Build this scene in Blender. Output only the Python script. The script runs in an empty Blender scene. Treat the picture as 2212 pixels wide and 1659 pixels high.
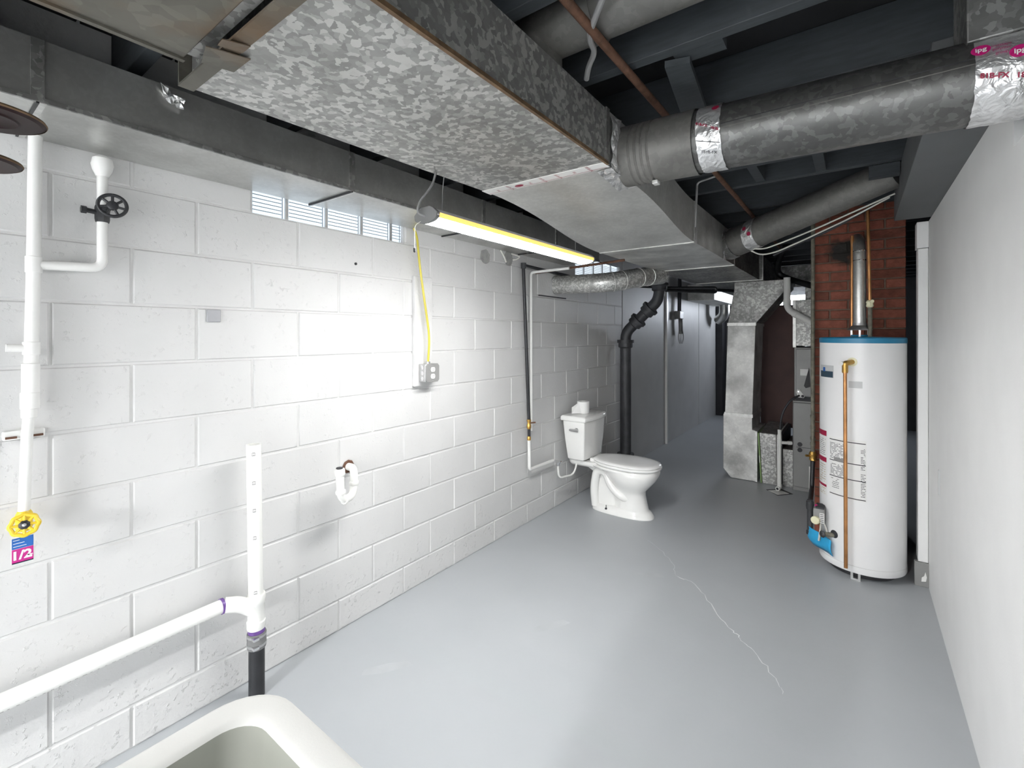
import bpy, bmesh, math, random
from mathutils import Vector, Matrix, noise as mnoise
random.seed(7)
S = bpy.context.scene
COL = S.collection
# ---------------------------------------------------------------- camera, world, lights, exposure
FPX = 998.0
YAW = math.atan(744 / FPX)
cd = bpy.data.cameras.new('camera'); cam = bpy.data.objects.new('camera', cd); COL.objects.link(cam)
cam.location = (2.05, 0.0, 1.46); cam.rotation_euler = (math.pi / 2, 0, YAW)
cd.sensor_fit = 'HORIZONTAL'; cd.sensor_width = 36.0; cd.lens = FPX / 2212 * 36.0
cd.shift_y = -105.5 / 2212; cd.clip_start = 0.02; cd.clip_end = 60
S.camera = cam
W = bpy.data.worlds.new('world'); S.world = W; W.use_nodes = True
W.node_tree.nodes['Background'].inputs[0].default_value = (0.75, 0.85, 1.0, 1)
W.node_tree.nodes['Background'].inputs[1].default_value = 0.3
S.view_settings.view_transform = 'Standard'; S.view_settings.look = 'None'
S.view_settings.gamma = 1.0; S.view_settings.use_curve_mapping = False
S.view_settings.exposure = 0.15
TUBE_POWER = 87.0      # shop light in view
REAR_FILL_POWER = 800.0      # added unseen fill light, behind the camera
FAR_POWER = 48.0       # daylight in the far end window
WINDOW_POWER = 1.0     # daylight in the glass blocks

# ---------------------------------------------------------------- materials
def newmat(name):
    m = bpy.data.materials.new(name); m.use_nodes = True
    nt = m.node_tree; b = nt.nodes['Principled BSDF']
    return m, nt, b
def N(nt, t, **kw):
    n = nt.nodes.new(t)
    for k, v in kw.items():
        if hasattr(n, k): setattr(n, k, v)
        else: n.inputs[k].default_value = v
    return n
def ramp(nt, fac, stops, interp='LINEAR'):
    r = nt.nodes.new('ShaderNodeValToRGB'); cr = r.color_ramp; cr.interpolation = interp
    while len(cr.elements) < len(stops): cr.elements.new(0.5)
    for e, (p, c) in zip(cr.elements, stops):
        e.position = p; e.color = (c[0], c[1], c[2], 1)
    nt.links.new(fac, r.inputs[0]); return r.outputs[0]
def pos(nt, scale=(1, 1, 1)):
    g = N(nt, 'ShaderNodeNewGeometry')
    mp = N(nt, 'ShaderNodeMapping'); mp.inputs['Scale'].default_value = scale
    nt.links.new(g.outputs['Position'], mp.inputs['Vector']); return mp.outputs[0]
def sc(c, k): return tuple(min(1, x * k) for x in c)
def paint(name, col, rough=0.5, metal=0.0, var=0.08, nscale=6.0, bump=0.0, bscale=120.0, coat=0.0, stretch=(1, 1, 1), rnd=0.0, spec=0.5):
    m, nt, b = newmat(name)
    v = pos(nt, stretch)
    n = N(nt, 'ShaderNodeTexNoise'); n.inputs['Scale'].default_value = nscale; n.inputs['Detail'].default_value = 5
    nt.links.new(v, n.inputs['Vector'])
    c = ramp(nt, n.outputs['Fac'], [(0.3, sc(col, 1 - var)), (0.7, sc(col, 1 + var))])
    if rnd:
        oi = N(nt, 'ShaderNodeObjectInfo'); h = N(nt, 'ShaderNodeHueSaturation')
        mr = N(nt, 'ShaderNodeMapRange'); mr.inputs['To Min'].default_value = 1 - rnd; mr.inputs['To Max'].default_value = 1 + rnd
        nt.links.new(oi.outputs['Random'], mr.inputs['Value']); nt.links.new(mr.outputs[0], h.inputs['Value']); nt.links.new(c, h.inputs['Color']); c = h.outputs[0]
    nt.links.new(c, b.inputs['Base Color'])
    b.inputs['Roughness'].default_value = rough; b.inputs['Metallic'].default_value = metal
    b.inputs['Coat Weight'].default_value = coat; b.inputs['Specular IOR Level'].default_value = spec
    if bump:
        n2 = N(nt, 'ShaderNodeTexNoise'); n2.inputs['Scale'].default_value = bscale; n2.inputs['Detail'].default_value = 4
        nt.links.new(v, n2.inputs['Vector'])
        bp = N(nt, 'ShaderNodeBump'); bp.inputs['Strength'].default_value = bump; bp.inputs['Distance'].default_value = 0.004
        nt.links.new(n2.outputs['Fac'], bp.inputs['Height']); nt.links.new(bp.outputs[0], b.inputs['Normal'])
    return m
def galv(name, lo, hi, scale=38.0, rough=0.42, metal=0.55, tint=(1, 1, 0.97), stain=0.0, contrast=0.35):
    """zinc spangle: crystalline cells, some bright and some dull"""
    m, nt, b = newmat(name)
    v = pos(nt)
    w = N(nt, 'ShaderNodeTexNoise'); w.inputs['Scale'].default_value = scale * 0.8; w.inputs['Detail'].default_value = 2
    nt.links.new(v, w.inputs['Vector'])
    mx = N(nt, 'ShaderNodeMix', data_type='RGBA', blend_type='ADD'); mx.inputs['Factor'].default_value = 0.022
    nt.links.new(v, mx.inputs[6]); nt.links.new(w.outputs['Color'], mx.inputs[7])
    vo = N(nt, 'ShaderNodeTexVoronoi'); vo.inputs['Scale'].default_value = scale
    nt.links.new(mx.outputs[2], vo.inputs['Vector'])
    sp = N(nt, 'ShaderNodeSeparateColor'); nt.links.new(vo.outputs['Color'], sp.inputs[0])
    md = (lo + hi) / 2
    g = lambda x: tuple(x * t for t in tint)
    c = ramp(nt, sp.outputs[0], [(0.0, g(lo)), (0.45, g(lo * .6 + md * .4)), (0.62, g(md)), (0.8, g(hi)), (1.0, g(hi))])
    n = N(nt, 'ShaderNodeTexNoise'); n.inputs['Scale'].default_value = 5.0; n.inputs['Detail'].default_value = 7
    nt.links.new(v, n.inputs['Vector'])
    k = ramp(nt, n.outputs['Fac'], [(0.32, (1 - contrast,) * 3), (0.65, (1, 1, 1))])
    mu = N(nt, 'ShaderNodeMix', data_type='RGBA', blend_type='MULTIPLY'); mu.inputs['Factor'].default_value = 1
    nt.links.new(c, mu.inputs[6]); nt.links.new(k, mu.inputs[7]); c = mu.outputs[2]
    if stain:
        n2 = N(nt, 'ShaderNodeTexNoise'); n2.inputs['Scale'].default_value = 3.5; n2.inputs['Detail'].default_value = 8
        nt.links.new(v, n2.inputs['Vector'])
        f = ramp(nt, n2.outputs['Fac'], [(0.5, (0, 0, 0)), (0.68, (stain,) * 3)])
        m2 = N(nt, 'ShaderNodeMix', data_type='RGBA', blend_type='MIX')
        nt.links.new(f, m2.inputs['Factor']); nt.links.new(c, m2.inputs[6]); m2.inputs[7].default_value = (0.16, 0.09, 0.04, 1); c = m2.outputs[2]
    nt.links.new(c, b.inputs['Base Color'])
    r = ramp(nt, sp.outputs[1], [(0, (rough - .03,) * 3), (1, (rough + .04,) * 3)])
    nt.links.new(r, b.inputs['Roughness']); b.inputs['Metallic'].default_value = metal
    return m
def emit(name, col, strength, rib=0):
    m, nt, b = newmat(name)
    b.inputs['Base Color'].default_value = (*sc(col, .25), 1); b.inputs['Roughness'].default_value = 0.3
    n = N(nt, 'ShaderNodeTexNoise'); n.inputs['Scale'].default_value = 9
    nt.links.new(pos(nt), n.inputs['Vector'])
    c = ramp(nt, n.outputs['Fac'], [(0.2, sc(col, .93)), (0.8, col)])
    nt.links.new(c, b.inputs['Emission Color']); b.inputs['Emission Strength'].default_value = strength
    return m
def sooty(m):
    nt = m.node_tree; b = nt.nodes['Principled BSDF']
    src = b.inputs['Base Color'].links[0].from_socket
    g = N(nt, 'ShaderNodeNewGeometry')
    mp = N(nt, 'ShaderNodeMapping'); mp.inputs['Location'].default_value = (-1.965, -4.07, -2.06)
    nt.links.new(g.outputs['Position'], mp.inputs['Vector'])
    ln = N(nt, 'ShaderNodeVectorMath', operation='LENGTH'); nt.links.new(mp.outputs[0], ln.inputs[0])
    nz = N(nt, 'ShaderNodeTexNoise'); nz.inputs['Scale'].default_value = 16; nt.links.new(g.outputs['Position'], nz.inputs['Vector'])
    ma = N(nt, 'ShaderNodeMath', operation='MULTIPLY_ADD'); ma.inputs[1].default_value = 0.12
    nt.links.new(nz.outputs['Fac'], ma.inputs[0]); nt.links.new(ln.outputs['Value'], ma.inputs[2])
    f = ramp(nt, ma.outputs[0], [(0.125, (1, 1, 1)), (0.17, (0, 0, 0))])
    mx = N(nt, 'ShaderNodeMix', data_type='RGBA'); nt.links.new(f, mx.inputs['Factor']); nt.links.new(src, mx.inputs[6]); mx.inputs[7].default_value = (0.02, 0.018, 0.015, 1)
    nt.links.new(mx.outputs[2], b.inputs['Base Color'])
    return m
def blockmat():
    m, nt, b = newmat('white_block_paint')
    v = pos(nt)
    n = N(nt, 'ShaderNodeTexNoise'); n.inputs['Scale'].default_value = 3.0; n.inputs['Detail'].default_value = 6
    nt.links.new(v, n.inputs['Vector'])
    c = ramp(nt, n.outputs['Fac'], [(0.3, (0.59, 0.59, 0.585)), (0.7, (0.625, 0.625, 0.62))])
    nt.links.new(c, b.inputs['Base Color']); b.inputs['Roughness'].default_value = 0.5
    n2 = N(nt, 'ShaderNodeTexNoise'); n2.inputs['Scale'].default_value = 55; n2.inputs['Detail'].default_value = 5; n2.inputs['Roughness'].default_value = .6
    n3 = N(nt, 'ShaderNodeTexNoise'); n3.inputs['Scale'].default_value = 14; n3.inputs['Detail'].default_value = 3
    nt.links.new(v, n2.inputs['Vector']); nt.links.new(v, n3.inputs['Vector'])
    r2 = ramp(nt, n2.outputs['Fac'], [(0.56, (0, 0, 0)), (0.75, (1, 1, 1))])
    r3 = ramp(nt, n3.outputs['Fac'], [(0.45, (0, 0, 0)), (0.7, (1, 1, 1))])
    mu = N(nt, 'ShaderNodeMath', operation='MULTIPLY'); nt.links.new(r2, mu.inputs[0]); nt.links.new(r3, mu.inputs[1])
    ad = N(nt, 'ShaderNodeMath', operation='MULTIPLY_ADD'); ad.inputs[1].default_value = 0.16
    nt.links.new(n2.outputs['Fac'], ad.inputs[0]); nt.links.new(mu.outputs[0], ad.inputs[2])
    bp = N(nt, 'ShaderNodeBump'); bp.inputs['Strength'].default_value = 0.55
    g2 = N(nt, 'ShaderNodeNewGeometry'); sx2 = N(nt, 'ShaderNodeSeparateXYZ'); nt.links.new(g2.outputs['Position'], sx2.inputs[0])
    mr = N(nt, 'ShaderNodeMapRange'); mr.inputs['From Min'].default_value = 0.12; mr.inputs['From Max'].default_value = 0.30
    mr.inputs['To Min'].default_value = 0.024; mr.inputs['To Max'].default_value = 0.006
    nt.links.new(sx2.outputs[2], mr.inputs['Value']); nt.links.new(mr.outputs[0], bp.inputs['Distance'])
    nt.links.new(ad.outputs[0], bp.inputs['Height']); nt.links.new(bp.outputs[0], b.inputs['Normal'])
    return m
def foilmat():
    m, nt, b = newmat('foil_tape')
    v = pos(nt)
    n = N(nt, 'ShaderNodeTexNoise'); n.inputs['Scale'].default_value = 28; n.inputs['Detail'].default_value = 3; n.inputs['Distortion'].default_value = 1.2
    nt.links.new(v, n.inputs['Vector'])
    c = ramp(nt, n.outputs['Fac'], [(0.3, (0.62, 0.62, 0.62)), (0.7, (0.9, 0.9, 0.9))])
    nt.links.new(c, b.inputs['Base Color'])
    b.inputs['Metallic'].default_value = 0.75; b.inputs['Roughness'].default_value = 0.3
    bp = N(nt, 'ShaderNodeBump'); bp.inputs['Strength'].default_value = 0.9; bp.inputs['Distance'].default_value = 0.008
    nt.links.new(n.outputs['Fac'], bp.inputs['Height']); nt.links.new(bp.outputs[0], b.inputs['Normal'])
    return m
def floormat():
    m, nt, b = newmat('grey_floor_paint')
    v = pos(nt)
    n = N(nt, 'ShaderNodeTexNoise'); n.inputs['Scale'].default_value = 1.7; n.inputs['Detail'].default_value = 7
    nt.links.new(v, n.inputs['Vector'])
    c = ramp(nt, n.outputs['Fac'], [(0.3, (0.395, 0.415, 0.432)), (0.7, (0.425, 0.445, 0.462))])
    nt.links.new(c, b.inputs['Base Color']); b.inputs['Roughness'].default_value = 0.42
    n2 = N(nt, 'ShaderNodeTexNoise'); n2.inputs['Scale'].default_value = 35; n2.inputs['Detail'].default_value = 6
    nt.links.new(v, n2.inputs['Vector'])
    bp = N(nt, 'ShaderNodeBump'); bp.inputs['Strength'].default_value = 0.12; bp.inputs['Distance'].default_value = 0.004
    nt.links.new(n2.outputs['Fac'], bp.inputs['Height']); nt.links.new(bp.outputs[0], b.inputs['Normal'])
    return m
M = dict(
    block=blockmat(), floor=floormat(), foil=foilmat(), brick=sooty(paint('brick_red', (0.235, 0.075, 0.048), 0.85, var=0.25, nscale=25, bump=0.5, bscale=90, rnd=0.3)),
    mortar_white=paint('white_joint_paint', (0.61, 0.61, 0.605), 0.55, bump=0.6, bscale=60),
    drywall=paint('white_drywall', (0.80, 0.80, 0.795), 0.55, var=0.02, bump=0.12, bscale=150),
    panel=paint('grey_white_panel', (0.60, 0.60, 0.595), 0.5, var=0.05, nscale=3),
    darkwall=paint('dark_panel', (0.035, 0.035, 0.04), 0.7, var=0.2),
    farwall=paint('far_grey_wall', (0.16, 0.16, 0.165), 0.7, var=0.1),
    joist=paint('grey_painted_joist', (0.045, 0.052, 0.058), 0.7, var=0.15, nscale=12, stretch=(1, 6, 6)),
    subfloor=paint('black_subfloor', (0.012, 0.013, 0.015), 0.9, var=0.2),
    beam=paint('grey_painted_beam', (0.115, 0.12, 0.125), 0.6, var=0.05),
    trunk=galv('galvanised_trunk', 0.29, 0.57, 66, 0.5, 0.75, contrast=0.2),
    trunk2=galv('galvanised_fine', 0.68, 0.74, 80, 0.5, 0.75, contrast=0.2),
    trunk4=galv('galvanised_pale', 0.74, 0.80, 80, 0.45, 0.75, contrast=0.4),
    trunk3=galv('galvanised_worn', 0.26, 0.46, 60, 0.48, 0.75, contrast=0.5),
    wallduct=galv('galvanised_smooth', 0.60, 0.64, 80, 0.34, 0.85, contrast=0.25),
    olduct=galv('galvanised_brown', 0.13, 0.17, 30, 0.55, 0.5, (1, 0.95, 0.80), stain=0.85, contrast=0.4),
    pipe=galv('galvanised_pipe', 0.14, 0.21, 62, 0.42, 0.7, contrast=0.3),
    pipe_dull=galv('dull_pipe', 0.19, 0.22, 60, 0.55, 0.5, (1, 0.98, 0.92), contrast=0.3),
    pipe_bright=galv('bright_pipe', 0.60, 0.66, 110, 0.34, 0.8, contrast=0.2),
    sheet=galv('bright_sheet', 0.78, 0.88, 60, 0.45, 0.15, contrast=0.5),
    steel=paint('steel', (0.55, 0.55, 0.55), 0.35, 0.9, var=0.1, nscale=20),
    cleat=paint('cleat_metal', (0.68, 0.68, 0.66), 0.4, 0.4, var=0.2, nscale=30),
    rust=paint('rusty_iron', (0.13, 0.065, 0.04), 0.8, 0.2, var=0.35, nscale=30, bump=0.4),
    rustlip=paint('rusty_lip', (0.16, 0.10, 0.055), 0.7, 0.3, var=0.4, nscale=30),
    black=paint('black_iron', (0.022, 0.023, 0.026), 0.45, 0.1, var=0.25, nscale=15, bump=0.15),
    iron=paint('grey_cast_iron', (0.055, 0.057, 0.062), 0.5, 0.2, var=0.25, nscale=12, bump=0.25),
    oldiron=paint('corroded_pipe', (0.20, 0.19, 0.15), 0.7, 0.3, var=0.35, nscale=30, bump=0.5),
    whitepipe=paint('white_painted_pipe', (0.80, 0.80, 0.78), 0.35, var=0.04),
    pvc=paint('white_pvc', (0.83, 0.83, 0.80), 0.25, var=0.03),
    purple=paint('purple_primer', (0.13, 0.06, 0.25), 0.35, var=0.3, nscale=40),
    porcelain=paint('white_porcelain', (0.86, 0.86, 0.84), 0.12, var=0.015, coat=0.3),
    seat=paint('white_plastic_seat', (0.87, 0.87, 0.86), 0.2, var=0.01),
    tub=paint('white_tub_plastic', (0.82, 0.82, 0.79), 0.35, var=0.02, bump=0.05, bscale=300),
    tub_shade=paint('tub_inside_shade', (0.37, 0.38, 0.335), 0.4, var=0.04),  # darker copy of the tub plastic, inner shading put into the colour
    chrome=paint('chrome', (0.75, 0.75, 0.76), 0.12, 1.0, var=0.05),
    brass=paint('brass', (0.50, 0.30, 0.08), 0.35, 0.8, var=0.2, nscale=40),
    copper=paint('copper', (0.52, 0.25, 0.10), 0.32, 0.75, var=0.25, nscale=14),
    paper=paint('toilet_paper', (0.88, 0.88, 0.87), 0.9, var=0.02, bump=0.1),
    core=paint('grey_card', (0.25, 0.22, 0.18), 0.8),
    tank=paint('white_enamel', (0.83, 0.83, 0.83), 0.3, var=0.015, coat=0.1),
    blue=paint('blue_cap', (0.02, 0.20, 0.36), 0.35, var=0.1),
    bag=paint('sky_blue_plastic', (0.03, 0.36, 0.66), 0.3, var=0.1, nscale=20, bump=0.1),
    label=paint('white_label', (0.80, 0.80, 0.78), 0.5, var=0.03),
    flute=paint('flute_shadow', (0.17, 0.20, 0.23), 0.5),
    pipe_spark=galv('sparkling_pipe', 0.45, 0.85, 85, 0.36, 0.6, contrast=0.2),
    plategrey=paint('plate_grey', (0.38, 0.385, 0.40), 0.5),
    cream=paint('cream_plastic', (0.75, 0.72, 0.50), 0.4),
    ink=paint('black_ink', (0.03, 0.03, 0.035), 0.6),
    redink=paint('red_ink', (0.32, 0.01, 0.05), 0.5),
    pink=paint('magenta_ink', (0.50, 0.01, 0.16), 0.45),
    bluelab=paint('blue_label', (0.02, 0.12, 0.42), 0.4),
    magenta=paint('magenta_label', (0.48, 0.02, 0.22), 0.4),
    darklab=paint('dark_label', (0.03, 0.06, 0.09), 0.4),
    greylab=paint('grey_label', (0.55, 0.56, 0.56), 0.4),
    yellow=paint('yellow_cable', (0.55, 0.47, 0.05), 0.4),
    ywheel=paint('yellow_wheel', (0.75, 0.53, 0.04), 0.35),
    cable=paint('white_cable', (0.68, 0.67, 0.62), 0.5),
    greycable=paint('grey_cable', (0.27, 0.27, 0.27), 0.4),
    maroon=paint('maroon_enamel', (0.014, 0.003, 0.0035), 0.5, var=0.3, spec=0.3),
    brown=paint('brown_panel', (0.075, 0.032, 0.026), 0.6, var=0.15),
    furnace=paint('grey_furnace', (0.26, 0.26, 0.255), 0.45, 0.1, var=0.05),
    rubber=paint('grey_rubber', (0.18, 0.18, 0.18), 0.6),
    green=paint('green_filter', (0.28, 0.42, 0.17), 0.6),
    mortar=sooty(paint('brown_mortar', (0.17, 0.115, 0.085), 0.9, var=0.2, nscale=30, bump=0.4)),
    crackm=paint('chalky_crack', (0.72, 0.73, 0.73), 0.8),
    patch=paint('grey_patch', (0.34, 0.34, 0.33), 0.8, var=0.2, nscale=25, bump=0.5),
    scuff=paint('pale_scuff', (0.435, 0.455, 0.47), 0.5),
    led=emit('led_diffuser', (1.0, 0.995, 0.985), TUBE_POWER), led_rear_fill=emit('led_fill_diffuser', (0.985, 0.99, 1.0), REAR_FILL_POWER),
    day_far=emit('daylit_far_glass', (0.84, 0.90, 1.0), FAR_POWER), led_edge=emit('amber_edge', (1.0, 0.62, 0.16), 1.3),
    day=emit('daylit_glass_block', (0.80, 0.90, 1.0), WINDOW_POWER),
)

# ---------------------------------------------------------------- mesh builder
def fillet(pts, rad, seg=6):
    pts = [Vector(p) for p in pts]; out = [pts[0]]
    for i in range(1, len(pts) - 1):
        a, b, c = pts[i - 1], pts[i], pts[i + 1]
        u, v = (a - b), (c - b)
        r = rad[i] if isinstance(rad, (list, tuple)) else rad
        d = min(r, u.length * .49, v.length * .49)
        p, q = b + u.normalized() * d, b + v.normalized() * d
        for k in range(seg + 1):
            t = k / seg
            out.append(p * (1 - t) ** 2 + b * 2 * t * (1 - t) + q * t * t)
    out.append(pts[-1]); return out
class MB:
    def __init__(s): s.v = []; s.f = []
    def add(s, vs, fs):
        o = len(s.v); s.v += [tuple(p) for p in vs]; s.f += [tuple(i + o for i in f) for f in fs]; return s
    def box(s, x0, x1, y0, y1, z0, z1):
        return s.hexa([(x0, y0, z0), (x1, y0, z0), (x1, y1, z0), (x0, y1, z0), (x0, y0, z1), (x1, y0, z1), (x1, y1, z1), (x0, y1, z1)])
    def hexa(s, p):
        return s.add(p, [(0, 3, 2, 1), (4, 5, 6, 7), (0, 1, 5, 4), (1, 2, 6, 5), (2, 3, 7, 6), (3, 0, 4, 7)])
    def loft(s, rings, cap0=True, cap1=True, close=True):
        n = len(rings[0]); vs = [p for r in rings for p in r]; fs = []
        for i in range(len(rings) - 1):
            for j in range(n if close else n - 1):
                k = (j + 1) % n
                fs.append((i * n + j, i * n + k, (i + 1) * n + k, (i + 1) * n + j))
        if cap0: fs.append(tuple(range(n - 1, -1, -1)))
        if cap1: fs.append(tuple((len(rings) - 1) * n + j for j in range(n)))
        return s.add(vs, fs)
    def tube(s, pts, r, n=16, cap=True):
        pts = [Vector(p) for p in pts]; m = len(pts); rings = []; nrm = None
        for i in range(m):
            t = (pts[min(i + 1, m - 1)] - pts[max(i - 1, 0)]).normalized()
            if nrm is None:
                a = Vector((0, 0, 1)) if abs(t.z) < .9 else Vector((1, 0, 0))
                nrm = (a - t * a.dot(t)).normalized()
            else:
                nrm = (nrm - t * nrm.dot(t)).normalized()
            b = t.cross(nrm); rr = r[i] if isinstance(r, (list, tuple)) else r
            rings.append([pts[i] + (nrm * math.cos(2 * math.pi * k / n) + b * math.sin(2 * math.pi * k / n)) * rr for k in range(n)])
        return s.loft(rings, cap, cap)
    def lathe(s, prof, o, axis=(0, 0, 1), n=24, cap=(True, True)):
        """prof: (radius, distance along axis)"""
        o = Vector(o); t = Vector(axis).normalized()
        a = Vector((0, 0, 1)) if abs(t.z) < .9 else Vector((1, 0, 0))
        u = (a - t * a.dot(t)).normalized(); w = t.cross(u)
        rings = [[o + t * h + (u * math.cos(2 * math.pi * k / n) + w * math.sin(2 * math.pi * k / n)) * max(r, 1e-5) for k in range(n)] for r, h in prof]
        return s.loft(rings, cap[0], cap[1])
    def prism(s, poly, d):
        d = Vector(d); poly = [Vector(p) for p in poly]
        return s.loft([poly, [p + d for p in poly]])
    def build(s, name, mat, parent=None, bevel=0.0, smooth=True, angle=35, solid=0.0):
        xs, ys, zs = zip(*s.v)
        c = Vector(((min(xs) + max(xs)) / 2, (min(ys) + max(ys)) / 2, min(zs)))
        me = bpy.data.meshes.new(name)
        me.from_pydata([(p[0] - c.x, p[1] - c.y, p[2] - c.z) for p in s.v], [], s.f)
        bm = bmesh.new(); bm.from_mesh(me); bmesh.ops.recalc_face_normals(bm, faces=bm.faces); bm.to_mesh(me); bm.free()
        if smooth:
            me.polygons.foreach_set('use_smooth', [True] * len(me.polygons)); me.set_sharp_from_angle(angle=math.radians(angle))
        me.materials.append(M[mat] if isinstance(mat, str) else mat)
        o = bpy.data.objects.new(name, me); COL.objects.link(o); place(o, c, parent)
        if solid:
            md = o.modifiers.new('solid', 'SOLIDIFY'); md.thickness = solid; md.offset = 0
        if bevel:
            md = o.modifiers.new('bevel', 'BEVEL'); md.width = bevel; md.segments = 2; md.limit_method = 'ANGLE'; md.angle_limit = math.radians(40)
        return o
def world(o):
    v = Vector(o.location)
    while o.parent: o = o.parent; v += o.location
    return v
def place(o, c, parent):
    if parent is not None:
        o.parent = parent; o.location = Vector(c) - world(parent)
    else: o.location = c
def tag(o, label, cat, group=None):
    o['label'] = label; o['category'] = cat
    if group: o['group'] = group
    return o
def thing(name, label, cat, loc, group=None):
    o = bpy.data.objects.new(name, None); o.empty_display_size = .05; COL.objects.link(o); o.location = loc
    return tag(o, label, cat, group)
def struct(o, label=None):
    o['kind'] = 'structure'
    if label: o['label'] = label
    return o
def text(name, body, size, mapf, mat, parent, bold=0.0):
    cu = bpy.data.curves.new('t', 'FONT'); cu.body = body; cu.size = size; cu.align_x = 'CENTER'; cu.align_y = 'CENTER'; cu.offset = bold
    cu.resolution_u = 3
    ob = bpy.data.objects.new('t', cu); me = bpy.data.meshes.new_from_object(ob)
    mb = MB(); mb.add([mapf(v.co.x, v.co.y) for v in me.vertices], [tuple(p.vertices) for p in me.polygons])
    bpy.data.objects.remove(ob); bpy.data.curves.remove(cu); bpy.data.meshes.remove(me)
    if not mb.v: return None
    return mb.build(name, mat, parent, smooth=False)
def rrect(cx, cy, hx, hy, r, z, n=5):
    out = []
    for (sx, sy, a0) in ((1, 1, 0), (-1, 1, 90), (-1, -1, 180), (1, -1, 270)):
        for k in range(n + 1):
            a = math.radians(a0 + 90 * k / n)
            out.append((cx + sx * (hx - r) + r * math.cos(a), cy + sy * (hy - r) + r * math.sin(a), z))
    return out

# ================================================================ STRUCTURE
XR = 2.385           # right wall
ZT = 2.50
WIN = [(0.911, 1.736), (3.72, 4.70)]
# floor
fl = struct(MB().box(-0.25, 4.1, -4.3, 9.4, -0.12, 0.0).build('floor', 'floor', smooth=False), 'grey painted concrete basement floor')
def ribbon(name, pts, w, mat, parent, z=0.0006):
    mb = MB(); L = []; R = []
    for i, p in enumerate(pts):
        a = Vector(pts[max(i - 1, 0)]); b = Vector(pts[min(i + 1, len(pts) - 1)]); d = (b - a).normalized()
        ww = w * random.uniform(.35, 1.2) * (0.25 if i in (0, len(pts) - 1) else 1)
        L.append((p[0] - d.y * ww, p[1] + d.x * ww, z)); R.append((p[0] + d.y * ww, p[1] - d.x * ww, z))
    n = len(pts)
    mb.add(L + R, [(i, i + 1, n + i + 1, n + i) for i in range(n - 1)])
    return mb.build(name, mat, parent, smooth=False)
def jag(pts, k=5, amp=0.008):
    out = []
    for a, b in zip(pts, pts[1:]):
        for i in range(k):
            t = i / k
            out.append((a[0] + (b[0] - a[0]) * t + random.uniform(-amp, amp), a[1] + (b[1] - a[1]) * t + random.uniform(-amp, amp)))
    out.append(pts[-1]); return out
ck = [(0.85, 3.227), (0.983, 3.13), (1.118, 2.969), (1.176, 2.837), (1.27, 2.829), (1.361, 2.726), (1.451, 2.603), (1.566, 2.475), (1.604, 2.438), (1.66, 2.398), (1.731, 2.301), (1.783, 2.237), (1.809, 2.162)]
ribbon('floor_crack', jag(ck[:4]), 0.0011, 'crackm', fl)
ribbon('floor_crack', jag(ck[3:9]), 0.0028, 'crackm', fl)
ribbon('floor_crack', jag(ck[8:]), 0.0019, 'crackm', fl)
for (cx_, cy_, l, a) in ((0.40, 1.30, 0.11, 0.9), (0.82, 1.98, 0.10, 1.0), (1.03, 2.75, 0.10, 0.5)):
    MB().add([(cx_ + math.cos(a) * u - math.sin(a) * v, cy_ + math.sin(a) * u + math.cos(a) * v, 0.0005) for u, v in ((-l, -.02), (-.2 * l, -.03), (l, -.015), (.8 * l, .02), (0, .028), (-.9 * l, .015))], [(0, 1, 2, 3, 4, 5)]).build('floor_scuff', 'scuff', fl, smooth=False)
# left wall: backing with openings, then one object per block
wl = MB()
wl.box(-0.2, -0.005, -4.3, 4.76, 0, 1.98); wl.box(-0.2, -0.005, -4.3, 4.76, 2.20, ZT)
ys = [-4.3, WIN[0][0], WIN[0][1], WIN[1][0], WIN[1][1], 4.76]
for a, b in ((0, 1), (2, 3), (4, 5)): wl.box(-0.2, -0.005, ys[a], ys[b], 1.98, 2.20)
wall_left = struct(wl.build('wall_left', 'mortar_white', smooth=False), 'white painted concrete block wall')
ZC = [0.0, 0.15, 0.35, 0.55, 0.745, 0.945, 1.147, 1.36, 1.568, 1.770, 1.98, 2.185]
BL = 0.4064; cache = {}
def block(w, h):
    key = (round(w, 3), round(h, 3))
    if key not in cache:
        a, b, e, g = w / 2 - .0032, h / 2 - .0032, .0045, .0055
        vs = [(0, -a + e, -b + e), (0, a - e, -b + e), (0, a - e, b - e), (0, -a + e, b - e), (-g, -a, -b), (-g, a, -b), (-g, a, b), (-g, -a, b), (-.03, -a, -b), (-.03, a, -b), (-.03, a, b), (-.03, -a, b)]
        me = bpy.data.meshes.new('block')
        me.from_pydata(vs, [], [(0, 1, 2, 3), (0, 4, 5, 1), (1, 5, 6, 2), (2, 6, 7, 3), (3, 7, 4, 0), (4, 8, 9, 5), (5, 9, 10, 6), (6, 10, 11, 7), (7, 11, 8, 4)])
        me.materials.append(M['block']); cache[key] = me
    return cache[key]
for ci in range(len(ZC) - 1):
    z0, z1 = ZC[ci], ZC[ci + 1]
    ph = 0.506 if (ci % 2 == 1) == (1 % 2 == 1) and ci in (0, 2, 4, 6, 8, 10) else 0.300
    ph = 0.506 if ci in (8, 6, 4, 2, 0, 10) else 0.300
    y = ph - 3 * BL
    while y < 4.76:
        a, b = y, min(y + BL, 4.76); y += BL
        segs = [(a, b)]
        if z0 >= 1.9:
            for w0, w1 in WIN:
                ns = []
                for p, q in segs:
                    if q <= w0 or p >= w1: ns.append((p, q))
                    else:
                        if p < w0: ns.append((p, w0))
                        if q > w1: ns.append((w1, q))
                segs = ns
        for p, q in segs:
            if q - p < 0.03: continue
            o = bpy.data.objects.new('block', block(q - p, z1 - z0)); COL.objects.link(o)
            place(o, (random.uniform(-.0012, .0008), (p + q) / 2, (z0 + z1) / 2), wall_left)
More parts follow.
